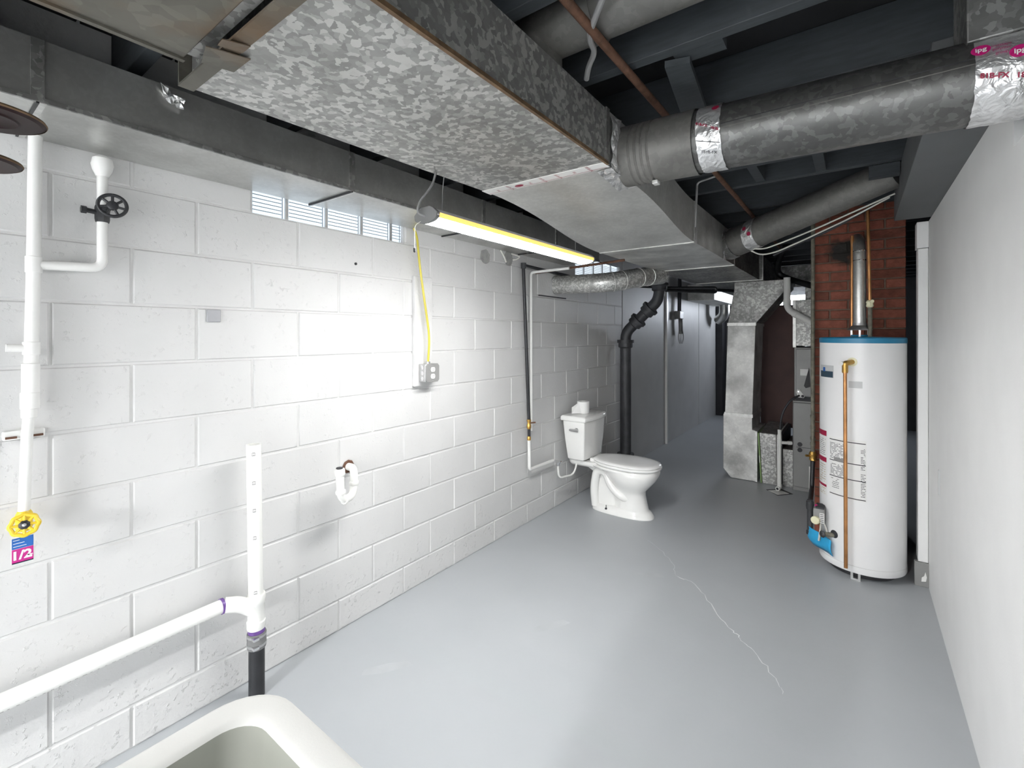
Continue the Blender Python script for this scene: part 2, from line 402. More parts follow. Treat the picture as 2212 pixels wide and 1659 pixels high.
# far stretch of the left wall: smooth panels
wp = struct(MB().box(-0.2, -0.03, 4.76, 9.4, 0, ZT).build('wall_left_far', 'panel', smooth=False), 'smooth grey wall beyond the black drain stack')
for a, b in ((4.80, 6.22), (6.25, 7.85), (7.87, 9.25)):
    MB().box(-0.028, -0.012, a, b, 0.0, 2.3).build('panel', 'panel', wp, bevel=.002)
MB().box(-0.02, 0.012, 6.215, 6.26, 0.0, 2.3).build('seam_strip', 'whitepipe', wp)
# right wall with a notch where the round duct goes through
wr = MB()
wr.box(XR, XR + .11, -4.3, 1.46, 0, 2.12); wr.box(XR, XR + .11, 1.46, 1.78, 0, 1.96); wr.box(XR, XR + .11, 1.78, 3.58, 0, 2.12)
wall_right = struct(wr.build('wall_right', 'drywall', smooth=False), 'smooth white drywall partition')
MB().box(XR - .004, XR, 3.149, 3.163, 0.655, 0.78).build('wall_plate', 'greylab', wall_right, bevel=.001)
struct(MB().box(4.0, 4.1, 3.4, 9.4, 0, ZT).build('wall_side', 'darkwall', smooth=False), 'dark wall of the side bay')
struct(MB().box(XR + .11, 4.1, 3.4, 3.5, 0, ZT).build('wall_return', 'darkwall', smooth=False), 'dark back of the partition')
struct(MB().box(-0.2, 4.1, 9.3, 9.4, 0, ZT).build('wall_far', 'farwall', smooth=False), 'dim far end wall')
struct(MB().box(-0.2, XR + .11, -4.4, -4.3, 0, ZT).build('wall_rear', 'drywall', smooth=False), 'white wall behind the camera')
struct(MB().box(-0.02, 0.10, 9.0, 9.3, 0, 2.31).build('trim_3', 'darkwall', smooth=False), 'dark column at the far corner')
# post at the end of the right wall with its metal foot
tr = struct(MB().box(2.338, XR + .0, 3.582, 3.68, 0.14, 1.965).build('trim_1', 'drywall', bevel=.003), 'white post at the end of the partition')
MB().box(2.333, XR, 3.580, 3.68, 1.968, 2.12).build('post_cap', 'drywall', tr, bevel=.002)
ft = MB().box(2.322, XR, 3.570, 3.60, 0.0, 0.140).build('post_foot', 'furnace', tr, bevel=.002)
MB().add([(2.352 + x, 3.569, .03 + z) for x, z in ((0, 0), (.02, .005), (.024, .03), (.018, .06), (.012, .035), (.002, .025))], [(0, 1, 2, 3, 4, 5)]).build('paint_splash', 'label', ft, smooth=False)
# ceiling: boards, joists, beam
ceil = struct(MB().box(-0.2, 4.1, -4.4, 9.4, ZT, ZT + .05).build('ceiling', 'subfloor', smooth=False), 'dark underside of the floor boards')
for i in range(42):
    y = -1.75 + i * .265
    MB().box(-.2, 4.1, y, y + .255, ZT - .012, ZT).build('floor_board', 'subfloor', ceil, smooth=False)
JY = [-3.9, -3.5, -3.1, -2.7, -2.3, -1.9, -1.5, -1.1, -0.7, -0.3, 0.09, 0.47, 0.99, 1.40, 1.86, 2.24, 2.58, 2.91, 3.47, 3.78, 4.13, 4.54, 4.95, 5.35, 5.76, 6.16, 6.57, 6.98, 7.38, 7.79, 8.2, 8.6, 9.0]
for y in JY:
    MB().box(0.0, 4.0, y - .021, y + .021, 2.31, ZT - .013).build('joist', 'joist', ceil, bevel=.002)
MB().hexa([(1.574, 1.43, 2.288), (1.644, 1.45, 2.288), (1.600, 1.85, 2.288), (1.512, 1.84, 2.288), (1.574, 1.43, 2.309), (1.644, 1.45, 2.309), (1.600, 1.85, 2.309), (1.512, 1.84, 2.309)]).build('brace_board', 'joist', ceil)
MB().box(1.60, 1.74, 1.425, 1.49, 2.315, 2.42).build('blocking', 'joist', ceil)
MB().box(1.60, 1.645, 2.602, 2.888, 2.315, 2.48).build('blocking', 'joist', ceil)
MB().box(1.88, 1.925, 2.602, 2.888, 2.315, 2.48).build('blocking', 'joist', ceil)
MB().box(2.225, XR + .11, 1.80, 3.47, 2.121, 2.309).build('beam', 'beam', ceil, bevel=.003)
MB().box(2.10, 2.22, 2.935, 2.985, 2.25, 2.309).build('blocking', 'joist', ceil)
# glass block windows
def window(name, label, y0, y1, cuts, z0=1.98, z1=2.20):
    w = MB()
    for a, b, c, d in ((y0, y1, z0 - .006, z0), (y0, y1, z1, z1 + .006)): w.box(-.19, -.012, a, b, c, d)
    for y in (y0, y1): w.box(-.19, -.012, y - .005, y + .005, z0, z1)
    fr = struct(w.build(name, 'mortar_white', smooth=False), label)
    cs = [y0] + cuts + [y1]
    for a, b in zip(cs, cs[1:]):
        g = MB().box(-.10, -.028, a + .007, b - .007, z0 + .004, z1 - .004).build('glass_block', 'day', fr, bevel=.004)
        fm = MB()
        for k in range(1, 12):
            z = z0 + .004 + k * .0165
            fm.box(-.0285, -.0255, a + .012, b - .022 * (1 if b - a > .12 else .5), z, z + .0028)
        fm.box(-.0285, -.026, b - .020, b - .017, z0 + .006, z1 - .006)
        fm.build('flute_shade', 'flute', g, smooth=False)  # dark bars painted in place of the ribbed glass's refraction lines
    for y in cuts:
        MB().box(-.10, -.022, y - .007, y + .007, z0, z1).build('joint_bar', 'steel', fr)
    return fr
window('window_1', 'glass block window high in the white block wall', *WIN[0], [1.07, 1.266, 1.466, 1.655])
window('window_2', 'glass block window behind the ducts above the toilet', *WIN[1], [3.92, 4.12, 4.32, 4.52])

w3 = struct(MB().box(.80, 1.42, 9.285, 9.299, 1.83, 2.19).build('window_3', 'mortar_white', smooth=False), 'bright window glowing beside the return duct at the far end')
for a in (.83, 1.025, 1.22):
    MB().box(a, a + .185, 9.268, 9.284, 1.85, 2.17).build('window_pane', 'day_far', w3, bevel=.003)

# ================================================================ DUCTS
def ring(x0, x1, z0, z1, y): return [(x0, y, z0), (x1, y, z0), (x1, y, z1), (x0, y, z1)]
td = thing('trunk_duct', 'large galvanised rectangular trunk duct running down the middle of the ceiling', 'duct', (1.07, 3.2, 2.0))
# section with cross-broken underside
ZB, ZTP = 2.045, 2.235
a0, a1, b0, b1 = (0.785, .41), (1.374, .41), (0.838, 1.46), (1.364, 1.46)
cb = ((a0[0] + a1[0] + b0[0] + b1[0]) / 4, .95, ZB - .009)
A = MB()
A.add([(a0[0], .41, ZB), (a1[0], .41, ZB), (b1[0], 1.46, ZB), (b0[0], 1.46, ZB), cb, (a0[0], .41, ZTP), (a1[0], .41, ZTP), (b1[0], 1.46, ZTP), (b0[0], 1.46, ZTP)],
      [(0, 1, 4), (1, 2, 4), (2, 3, 4), (3, 0, 4), (5, 8, 7, 6), (1, 6, 7, 2), (2, 7, 8, 3), (3, 8, 5, 0)])
secA = A.build('duct_section', 'trunk', td, angle=1)
MB().box(.787, 1.372, .425, .43, ZB, ZTP).build('end_plate', 'trunk3', td)
e = MB(); e.box(.782, 1.377, .398, .43, ZB - .004, ZB + .001); e.box(.782, .787, .398, .43, ZB, ZTP); e.box(1.372, 1.377, .398, .43, ZB, ZTP)
e.build('end_flange', 'olduct', td)
MB().hexa([(.94, .39, 2.036), (1.02, .37, 2.030), (1.03, .45, 2.039), (.95, .45, 2.039), (.94, .39, 2.038), (1.02, .37, 2.032), (1.03, .45, 2.041), (.95, .45, 2.041)]).build('bent_tab', 'olduct', td)
MB().hexa([(1.035, .385, 2.034), (1.07, .38, 2.030), (1.075, .43, 2.039), (1.04, .43, 2.039), (1.035, .385, 2.036), (1.07, .38, 2.032), (1.075, .43, 2.041), (1.04, .43, 2.041)]).build('bent_tab', 'olduct', td)
MB().hexa([(1.366, 1.46, ZB - .004), (1.374, 1.46, ZB - .004), (1.384, .41, ZB - .004), (1.374, .41, ZB - .004), (1.364, 1.46, ZB + .008), (1.372, 1.46, ZB + .008), (1.382, .41, ZB + .008), (1.374, .41, ZB + .008)]).build('seam_lip', 'rustlip', td)
# offset section, sides in an S curve
def sm(t): return t * t * (3 - 2 * t)
rg = []
for i in range(15):
    t = i / 14; k = sm(t)
    rg.append(ring(.838 + (.700 - .838) * k, 1.364 + (1.297 - 1.364) * sm(max(0, min(1, t * 1.25 - .25))), ZB + (2.0 - ZB) * k, ZTP, 1.46 + 1.32 * t))
MB().loft(rg).build('duct_section', 'trunk2', td)
for y0, y1, x0, x1, mt in ((2.78, 3.88, .70, 1.297, 'trunk4'), (3.88, 5.05, .69, 1.29, 'trunk3'), (5.05, 6.05, .70, 1.32, 'trunk3')):
    xa = (x0 + x1) / 2; ym = (y0 + y1) / 2; q = MB()
    q.add([(x0, y0, 2.0), (x1, y0, 2.0), (x1, y1, 2.0), (x0, y1, 2.0), (xa, ym, 1.994), (x0, y0, ZTP), (x1, y0, ZTP), (x1, y1, ZTP), (x0, y1, ZTP)],
          [(0, 1, 4), (1, 2, 4), (2, 3, 4), (3, 0, 4), (5, 8, 7, 6), (0, 5, 6, 1), (1, 6, 7, 2), (2, 7, 8, 3), (3, 8, 5, 0)])
    q.build('duct_section', mt, td, angle=1)
MB().box(1.321, 2.25, 6.05, 7.3, 2.0, ZTP).box(.70, 1.321, 6.05, 7.3, 2.0, ZTP).build('cross_section', 'trunk3', td)
for y, x0, x1 in ((2.78, .70, 1.297), (3.88, .69, 1.292), (5.05, .70, 1.32)):
    MB().box(x0, x1, y - .012, y + .012, 1.995, 2.000).build('seam_cleat', 'cleat', td)
    MB().box(x1, x1 + .006, y - .014, y + .014, 1.998, ZTP).build('seam_cleat', 'cleat', td)
MB().box(1.364, 1.372, 1.445, 1.47, ZB, ZTP).build('seam_cleat', 'trunk3', td)
MB().box(1.333, 1.341, 2.02, 2.04, 2.03, ZTP).build('seam_cleat', 'black', td)
# printed tape across the underside
tp = MB().hexa([(.836, 1.425, ZB - .0035), (1.366, 1.435, ZB - .0035), (1.366, 1.485, ZB - .0035), (.836, 1.48, ZB - .0045), (.836, 1.425, ZB - .001), (1.366, 1.435, ZB - .001), (1.366, 1.485, ZB - .001), (.836, 1.48, ZB - .001)]).build('foil_tape', 'label', td)
tp['label'] = 'white tape with red print across the duct seam'
for i, x in enumerate((.90, .955, 1.0, 1.055, 1.11, 1.175, 1.245, 1.30)):
    if i == 2:
        MB().add([(x + .02 * math.cos(t * .6283), 1.455 + .011 * math.sin(t * .6283), ZB - .0049) for t in range(10)], [tuple(range(10))]).build('printed_logo', 'redink', tp, smooth=False)
    else:
        text('print', '181B-FX' if i % 3 else 'ipg', .016, lambda u, v, x=x: (x + v, 1.455 + u, ZB - .0050), 'redink', tp)
MB().add([(.84, 1.468, ZB - .0047), (1.36, 1.474, ZB - .0047), (1.36, 1.476, ZB - .0047), (.84, 1.470, ZB - .0047)], [(0, 1, 2, 3)]).build('print_line', 'redink', tp, smooth=False)
def patch(name, pts, mat, parent, amp=.004, nu=6, nv=6):
    """crinkled sheet over the quad pts"""
    p = [Vector(q) for q in pts]; nrm = (p[1] - p[0]).cross(p[3] - p[0]).normalized(); vs = []; fs = []
    for i in range(nu + 1):
        for j in range(nv + 1):
            u, v = i / nu, j / nv
            q = (p[0] * (1 - u) + p[1] * u) * (1 - v) + (p[3] * (1 - u) + p[2] * u) * v
            vs.append(q + nrm * random.uniform(-amp, amp))
    for i in range(nu):
        for j in range(nv):
            k = i * (nv + 1) + j; fs.append((k, k + 1, k + nv + 2, k + nv + 1))
    return MB().add(vs, fs).build(name, mat, parent, smooth=False, solid=.001)
# foil on the side by the first collar, running down over the corner
patch('foil_tape', [(1.378, 1.475, 2.21), (1.378, 1.545, 2.22), (1.374, 1.56, 2.035), (1.374, 1.485, 2.035)], 'foil', td, .005, 5, 9)
patch('foil_tape', [(1.374, 1.485, 2.036), (1.372, 1.70, 2.032), (1.30, 1.72, 2.027), (1.32, 1.48, 2.034)], 'foil', td, .004, 8, 4)
tl = patch('foil_tape', [(1.307, 2.745, 2.22), (1.307, 2.80, 2.22), (1.305, 2.80, 1.99), (1.305, 2.745, 1.99)], 'foil', td, .002, 4, 12)
# old smaller duct, nearer the camera
od = thing('old_duct', 'dirty brownish rust-stained old duct above the camera at the upper left', 'duct', (1.12, -.5, 2.045))
MB().box(.905, 1.36, -1.6, .37, 2.048, 2.215).build('duct_body', 'olduct', od, bevel=.003)
MB().box(.895, .907, -1.6, .372, 2.043, 2.062).build('seam_lip', 'olduct', od)
MB().box(.905, 1.36, .345, .398, 2.06, 2.20).build('throat', 'trunk3', od)
# duct along the left wall
wd = thing('wall_duct', 'long flat galvanised duct running along the top of the block wall', 'duct', (.17, 1.0, 2.07))
ysd = [-1.6, 0.225, 1.16, 2.02, 2.82, 3.5]
for i, (p, q) in enumerate(zip(ysd, ysd[1:])):
    bm_ = MB(); x0, x1 = .004, .34; xa, ym = .17, (p + q) / 2
    bm_.add([(x0, p, 2.07), (x1, p, 2.07), (x1, q, 2.07), (x0, q, 2.07), (xa, ym, 2.0655), (x0, p, 2.232), (x1, p, 2.232), (x1, q, 2.232), (x0, q, 2.232)],
            [(0, 1, 4), (1, 2, 4), (2, 3, 4), (3, 0, 4), (5, 8, 7, 6), (0, 5, 6, 1), (1, 6, 7, 2), (2, 7, 8, 3), (3, 8, 5, 0)])
    bm_.build('duct_section', 'wallduct', wd, angle=1)
for y in ysd[1:-1]:
    MB().box(.004, .345, y - .002, y + .004, 2.063, 2.070).build('seam_cleat', 'black', wd)
    MB().box(.004, .344, y + .004, y + .018, 2.0655, 2.070).build('seam_cleat', 'cleat', wd)
    MB().box(.340, .344, y - .012, y + .014, 2.07, 2.232).build('seam_cleat', 'trunk3', wd)
MB().box(.338, .346, -1.6, 3.5, 2.067, 2.080).build('seam_lip', 'trunk3', wd)
fo = patch('foil_scrap', [(.352, .485, 2.225), (.352, .55, 2.20), (.356, .545, 2.165), (.362, .50, 2.180)], 'foil', None, .008, 6, 5)
tag(fo, 'crumpled scrap of foil hanging on the wall duct', 'foil scrap')
# round supply duct crossing to the right wall
RY, RR = 1.625, 0.1
def rz(x): return 2.118 - (x - 1.364) * .03
r1 = thing('round_duct', 'large round galvanised duct crossing from the trunk to the right wall', 'duct', (1.9, RY, 2.0))
def cyl(name, x0, x1, r, mat, parent, n=40, prof=None):
    d = Vector((x1 - x0, 0, rz(x1) - rz(x0))); L = d.length
    return MB().lathe(prof or [(r, 0), (r, L)], (x0, RY, rz(x0)), d, n, (False, False)).build(name, mat, parent)
pr = [(RR + .006, 0), (RR + .006, .045)]
x = .045
for k in range(4):
    pr += [(RR + .006, x), (RR + .0028, x + .004), (RR + .0028, x + .006), (RR + .006, x + .010)]; x += .022
pr += [(RR + .006, .26)]
cyl('collar', 1.366, 1.625, RR, 'pipe_dull', r1, prof=pr)
cyl('pipe', 1.60, 2.72, RR, 'pipe', r1)
def wrapmap(x0, ang0, tilt=0.0, r=RR + .0045):
    def f(u, v):
        a = ang0 + (v + u * tilt) / r
        return (x0 + u, RY - r * math.cos(a), rz(x0) + r * math.sin(a))
    return f
def foilband(x0, x1, parent):
    rings = []
    for i in range(9):
        u = i / 8; xx = x0 + (x1 - x0) * u
        rings.append([(xx + random.uniform(-.0015, .0015), RY - (RR + .0022 + random.uniform(0, .0022)) * math.cos(t * math.pi / 30), rz(xx) + (RR + .0022 + random.uniform(0, .0022)) * math.sin(t * math.pi / 30)) for t in range(60)])
    return MB().loft(rings, False, False).build('foil_tape', 'foil', parent, smooth=False)
t1 = foilband(1.640, 1.712, r1)
t1['label'] = 'shiny foil tape printed in red'
text('print', '81B-FX', .0115, wrapmap(1.659, .12, -.5, RR + .0055), 'redink', t1, .0004)
text('print', '181B', .0115, wrapmap(1.697, -.07, -.5, RR + .0055), 'redink', t1, .0004)
text('print', '181B-FX', .013, wrapmap(1.676, -.72, -.3, RR + .0055), 'ink', t1)
MB().add([wrapmap(1.676, -.42, -.3, RR + .0055)(u, v) for u, v in ((-.035, 0), (.035, 0), (.035, .0022), (-.035, .0022))], [(0, 1, 2, 3)]).build('print_line', 'ink', t1, smooth=False)
MB().add([wrapmap(1.695, .68, 0, RR + .0055)(.011 * math.cos(t * .5236), .011 * math.sin(t * .5236)) for t in range(12)], [tuple(range(12))]).build('printed_logo', 'redink', t1, smooth=False)
t2 = foilband(2.275, 2.375, r1)
t2['label'] = 'wide foil tape printed in red and magenta'
text('print', '81B-FX', .0155, wrapmap(2.306, -.28, -.25, RR + .0055), 'redink', t2, .0006)
text('print', '181', .0155, wrapmap(2.353, -.39, -.25, RR + .0055), 'redink', t2, .0006)
text('print', '181A-FX', .018, wrapmap(2.318, .82, -.2, RR + .0055), 'ink', t2, .0004)
for px_, an in ((2.284, .38), (2.346, .14)):
    lg = MB().add([wrapmap(px_, an, 0, RR + .0052)(.017 * math.cos(t * .3927), .015 * math.sin(t * .3927)) for t in range(16)], [tuple(range(16))]).build('printed_logo', 'pink', t2, smooth=False)
    text('logo_letters', 'ipg', .017, wrapmap(px_, an, 0, RR + .0062), 'label', lg, .0004)
for k, s_ in enumerate(('intertape', 'polymer', 'group')):
    text('print', s_, .009, wrapmap(2.318, .40 - k * .10, -.1, RR + .0055), 'pink', t2)
sx = MB(); sx.add([wrapmap(1.715, .03, 0, RR + .0012)(u, v) for u, v in ((0, 0), (.56, 0), (.56, .0022), (0, .0022))], [(0, 1, 2, 3)])
sx.build('seam_groove', 'ink', r1, smooth=False)
MB().add([wrapmap(1.715, -.10, 0, RR + .0018)(u, v) for u, v in ((0, 0), (.56, 0), (.56, .0025), (0, .0025))], [(0, 1, 2, 3)]).build('seam_ridge', 'pipe_dull', r1, smooth=False)
MB().box(1.47, 1.49, RY - .02, RY + .01, rz(1.48) - RR - .02, rz(1.48) - RR - .006).build('clip', 'cleat', r1, bevel=.003)
MB().box(2.262, XR + .02, RY - .085, RY + .105, 2.16, 2.48).build('riser_boot', 'trunk3', r1, bevel=.003)
# second round duct, slanting across behind the first
r2 = thing('round_duct', 'smaller dull round duct slanting up to the grey beam', 'duct', (1.75, 3.0, 2.03))
P0, P1 = Vector((1.30, 3.585, 2.10)), Vector((2.222, 3.10, 2.305))
MB().tube([P0, P0.lerp(P1, .3), P1], [.102, .096, .080], 28).build('pipe', 'pipe_dull', r2)
dr = (P1 - P0).normalized()
MB().lathe([(.106, 0), (.106, .07)], P0 + dr * .01, dr, 28).build('collar', 'trunk3', r2)
fb = MB(); rr_ = []
up = Vector((0, 0, 1)); sd = dr.cross(up).normalized()
for i in range(6):
    c = P0 + dr * (.20 + .016 * i)
    rr_.append([c + (up * math.sin(t * math.pi / 20) - sd * -1 * math.cos(t * math.pi / 20)) * (.100 + random.uniform(0, .003)) for t in range(40)])
t3 = fb.loft(rr_, False, False).build('foil_tape', 'foil', r2, smooth=False)
patch('foil_tape', [(1.300, 3.47, 2.17), (1.305, 3.54, 2.18), (1.306, 3.56, 1.995), (1.302, 3.49, 1.99)], 'foil', r2, .006, 4, 8)
for a_, h_ in ((.26, -.2), (.225, .25)):
    c = P0 + dr * a_; n_ = (sd * math.cos(h_) + up * math.sin(h_)); n_ = n_ if n_.y < 0 else -sd * math.cos(h_) + up * math.sin(h_)
    tt = dr; bb = n_.cross(tt)
    MB().add([c + n_ * .1045 + (tt * math.cos(k * .6283) + bb * math.sin(k * .6283)) * .014 for k in range(10)], [tuple(range(10))]).build('printed_logo', 'redink', t3, smooth=False)
# bay duct between the joists, top centre
bd = thing('joist_bay_duct', 'round duct lying between the joists above the big round duct', 'duct', (1.8, 1.2, 2.3))
MB().tube(fillet([(1.25, 1.195, 2.236), (1.25, 1.195, 2.385), (2.25, 1.195, 2.385)], .11, 8), .083, 28).build('elbow_and_pipe', 'pipe_dull', bd)
MB().lathe([(.088, 0), (.088, .05)], (1.42, 1.195, 2.385), (1, 0, 0), 28).build('joint_collar', 'pipe_dull', bd)
# short round duct from the wall to the trunk, over the toilet
r3 = thing('round_duct', 'bright round duct with an elbow from the wall to the trunk above the toilet', 'duct', (.35, 3.4, 1.8))
path = fillet([(-.01, 3.35, 1.882), (.50, 3.355, 1.872), (.66, 3.62, 1.93), (.70, 3.95, 1.975)], .12, 8)
MB().tube(path, .076, 32).build('pipe', 'pipe_spark', r3)
for i_, rr2 in ((6, .079), (9, .0785), (13, .079), (17, .0785)):
    p, q = path[min(i_, len(path) - 2)], path[min(i_ + 1, len(path) - 1)]
    MB().lathe([(.0765, -.004), (rr2 + .001, -.002), (rr2 + .001, .002), (.0765, .004)], p, q - p, 32).build('joint_bead', 'cleat', r3)
MB().lathe([(.0785, 0), (.0785, .02)], (.0, 3.35, 1.8815), (1, 0, 0), 32).build('wall_ring', 'steel', r3)
ip = MB().box(.001, .012, 3.08, 3.56, 1.785, 1.975).build('access_panel', 'mortar_white', bevel=.002)
tag(ip, 'white panel on the wall where the bright elbow duct enters', 'panel')
MB().box(.002, .016, 3.10, 3.52, 1.776, 1.784).build('panel_gap', 'ink', ip)

# ================================================================ SHOP LIGHT, ADDED REAR FILL LIGHT
def shop_light(label, origin, L, axis, ledmat, wires=True, edge=True):
    """axis 'y' or 'x'; origin = near end, bottom centre"""
    ox, oy, oz = origin
    t = thing('shop_light', label, 'light', origin)
    def m(u, w, z):
        return (ox + w, oy + u, oz + z) if axis == 'y' else (ox + u, oy + w, oz + z)
    def sweep(prof, u0, u1): return MB().loft([[m(u0, w, z) for w, z in prof], [m(u1, w, z) for w, z in prof]])
    WH = .050
    half = [(WH * math.cos(math.radians(a)), .034 + .015 * math.sin(math.radians(a))) for a in range(180, 361, 12)]
    half = [(-WH, .036)] + half + [(WH, .036)]
    sweep(half, .014, L - .014).build('diffuser', ledmat, t)
    sweep([(-WH - .004, .036), (WH + .004, .036), (WH + .004, .046), (.034, .060), (.018, .068), (-.018, .068), (-.034, .060), (-WH - .004, .046)], .004, L - .004).build('housing', 'tank', t)
    cap = [((WH + .003) * math.cos(math.radians(a)), .034 + .018 * math.sin(math.radians(a))) for a in range(180, 361, 12)] + [(WH + .005, .046), (.036, .062), (.02, .070), (-.02, .070), (-.036, .062), (-WH - .005, .046)]
    for u0, u1 in ((0, .014), (L - .014, L)): sweep(cap, u0, u1).build('end_cap', 'rubber', t)
    if edge:
        sweep([(WH - .001, .030), (WH + .0048, .033), (WH + .0048, .0455), (WH + .002, .0455)], .014, L - .014).build('lens_edge', 'led_edge', t)
    if wires:
        for u in (.09, L - .09):
            MB().tube([m(u, -.012, .066), m(u + .01, -.02, .15), m(u + .01, -.01, .215)], .0016, 6).build('hanger_wire', 'steel', t)
    return t
sl = shop_light('long lit LED shop light hanging below the trunk duct', (.887, 1.072, 1.822), 1.15, 'y', 'led')
MB().tube(fillet([(.885, 1.074, 1.86), (.872, 1.05, 1.868), (.868, 1.06, 1.905), (.86, 1.13, 1.985), (.838, 1.17, 2.05)], .03, 5), .004, 8).build('power_cord', 'greycable', sl)
pc = MB().tube(fillet([(.876, 1.062, 1.842), (.860, 1.050, 1.83), (.858, 1.050, 1.755)], .01, 4), .0013, 6).build('pull_chain', 'cable', sl)
MB().lathe([(.001, 0), (.004, .003), (.004, .014), (.001, .017)], (.858, 1.05, 1.738), (0, 0, 1), 10).build('pull_knob', 'ink', pc)
shop_light('added unseen LED fill light hung behind the camera', (1.28, -3.5, 1.88), 1.15, 'y', 'led_rear_fill', wires=False, edge=False)  # added out of view to brighten the surfaces facing the camera

# ================================================================ LEFT WALL FITTINGS
def coupling(mb, p, axis, r, h):
    return mb.lathe([(r, -h / 2), (r, h / 2)], p, axis, 20)
wpipe = thing('water_pipe', 'white painted water pipe down the left edge with a branch to a black valve', 'pipe', (.04, .25, .93))
main = [(.035, .262, 2.07), (.037, .258, 1.675), (.04, .250, 1.25), (.045, .243, 1.16), (.05, .236, .93)]
MB().tube(main[:3], .0165, 18).build('main_run', 'whitepipe', wpipe)
MB().tube([main[2], main[3], main[4]], .0135, 18).build('lower_run', 'whitepipe', wpipe)
for p, r_, h_ in (((.037, .258, 1.675), .0195, .05), ((.0385, .253, 1.42), .020, .04), ((.0395, .2515, 1.32), .0205, .11), ((.040, .250, 1.262), .022, .05), ((.041, .248, 1.225), .018, .03)):
    coupling(MB(), p, (0, 0, 1), r_, h_).build('coupling', 'whitepipe', wpipe, bevel=.002)
MB().tube([(.0385, .253, 1.42), (.0385, .20, 1.422)], .012, 14).build('side_stub', 'whitepipe', wpipe)
MB().tube(fillet([(.037, .258, 1.675), (.037, .418, 1.683), (.037, .418, 1.84)], .03, 6), .0145, 18).build('branch_run', 'whitepipe', wpipe)
MB().tube([(.037, .418, 1.89), (.037, .418, 2.02)], .0145, 18).build('branch_run', 'whitepipe', wpipe)
MB().lathe([(.017, -.02), (.026, 0), (.030, .018), (.026, .038), (.012, .048)], (.037, .418, 2.008), (0, 0, 1), 20).build('branch_knob', 'whitepipe', wpipe)
cl = MB().box(.002, .024, .195, .285, 1.145, 1.172).build('pipe_clip', 'whitepipe', wpipe, bevel=.004)
for y in (.212, .268): MB().box(.024, .030, y - .012, y + .012, 1.150, 1.156).build('clip_slot', 'rust', cl)
def wheel(name, label, c, axis, R, rt, mat, nsp, hubm, scal=0):
    t = thing(name, label, 'valve', c)
    a = Vector(axis).normalized(); u = Vector((0, 0, 1)); u = (u - a * u.dot(a)).normalized(); w = a.cross(u); c = Vector(c)
    nseg = 48; pts = []
    for k in range(nseg + 1):
        ang = 2 * math.pi * k / nseg; r_ = R * (1 + scal * math.cos(8 * ang))
        pts.append(c + (u * math.cos(ang) + w * math.sin(ang)) * r_)
    MB().tube(pts, rt, 10, False).build('rim', mat, t)
    for k in range(nsp):
        ang = 2 * math.pi * k / nsp
        d = u * math.cos(ang) + w * math.sin(ang)
        MB().tube([c + d * R * .25, c + d * R], rt * .75, 8).build('spoke', mat, t)
    MB().lathe([(R * .42, -rt), (R * .46, 0), (R * .40, rt), (R * .2, rt * 1.6)], c, a, 20).build('hub', hubm, t)
    return t
bw = wheel('gate_valve', 'black round hand wheel valve on the white branch pipe', (.092, .432, 1.885), (1, -.25, .12), .036, .0055, 'black', 7, 'black')
MB().tube([(.037, .418, 1.875), (.086, .430, 1.884)], .009, 12).build('stem', 'black', bw)
MB().lathe([(.018, -.03), (.020, -.02), (.020, .018), (.018, .025)], (.037, .418, 1.865), (0, 0, 1), 8).build('valve_body', 'black', bw)
MB().tube([(.037, .418, 1.865), (.040, .375, 1.868)], .008, 10).build('drain_nipple', 'black', bw)
MB().lathe([(.012, 0), (.012, .014)], (.040, .378, 1.868), (0, -1, 0), 6).build('drain_cap', 'black', bw)
yw = wheel('stop_valve', 'yellow spoked hand wheel valve at the bottom of the white pipe', (.098, .231, .905), (1, -.15, .25), .029, .0055, 'ywheel', 8, 'black', .05)
MB().lathe([(.005, 0), (.005, .004), (.003, .005)], (.106, .230, .907), (1, -.15, .25), 6).build('nut', 'steel', yw)
MB().tube([(.05, .236, .90), (.092, .232, .904)], .009, 12).build('stem', 'brass', yw)
MB().lathe([(.015, 0), (.019, .008), (.019, .05), (.014, .06)], (.05, .236, .875), (0, 0, 1), 12).build('valve_body', 'ywheel', yw)
tg = thing('price_tag', 'blue and magenta hang tag reading one half below the yellow valve', 'tag', (.092, .228, .80))
MB().box(.0905, .0915, .205, .252, .795, .872).build('card', 'label', tg)
MB().box(.0916, .0921, .2065, .2505, .838, .869).build('blue_panel', 'bluelab', tg)
MB().box(.0916, .0921, .2065, .2505, .797, .837).build('magenta_panel', 'magenta', tg)
MB().box(.0916, .0921, .2065, .2505, .795, .7985).build('grey_edge', 'darklab', tg)
def wallmap(x, y, z, sh=0.0): return lambda u, v: (x, y + u, z + v + u * sh)
text('print', '1/2', .034, wallmap(.0925, .226, .817), 'label', tg, .0012)
MB().box(.0922, .0925, .238, .249, .812, .815).build('print_stroke', 'label', tg)
for k, (a_, b_) in enumerate(((.209, .222), (.209, .232), (.209, .236))):
    MB().box(.0922, .0925, a_, b_, .862 - k * .009, .8635 - k * .009).build('print_line', 'label', tg)
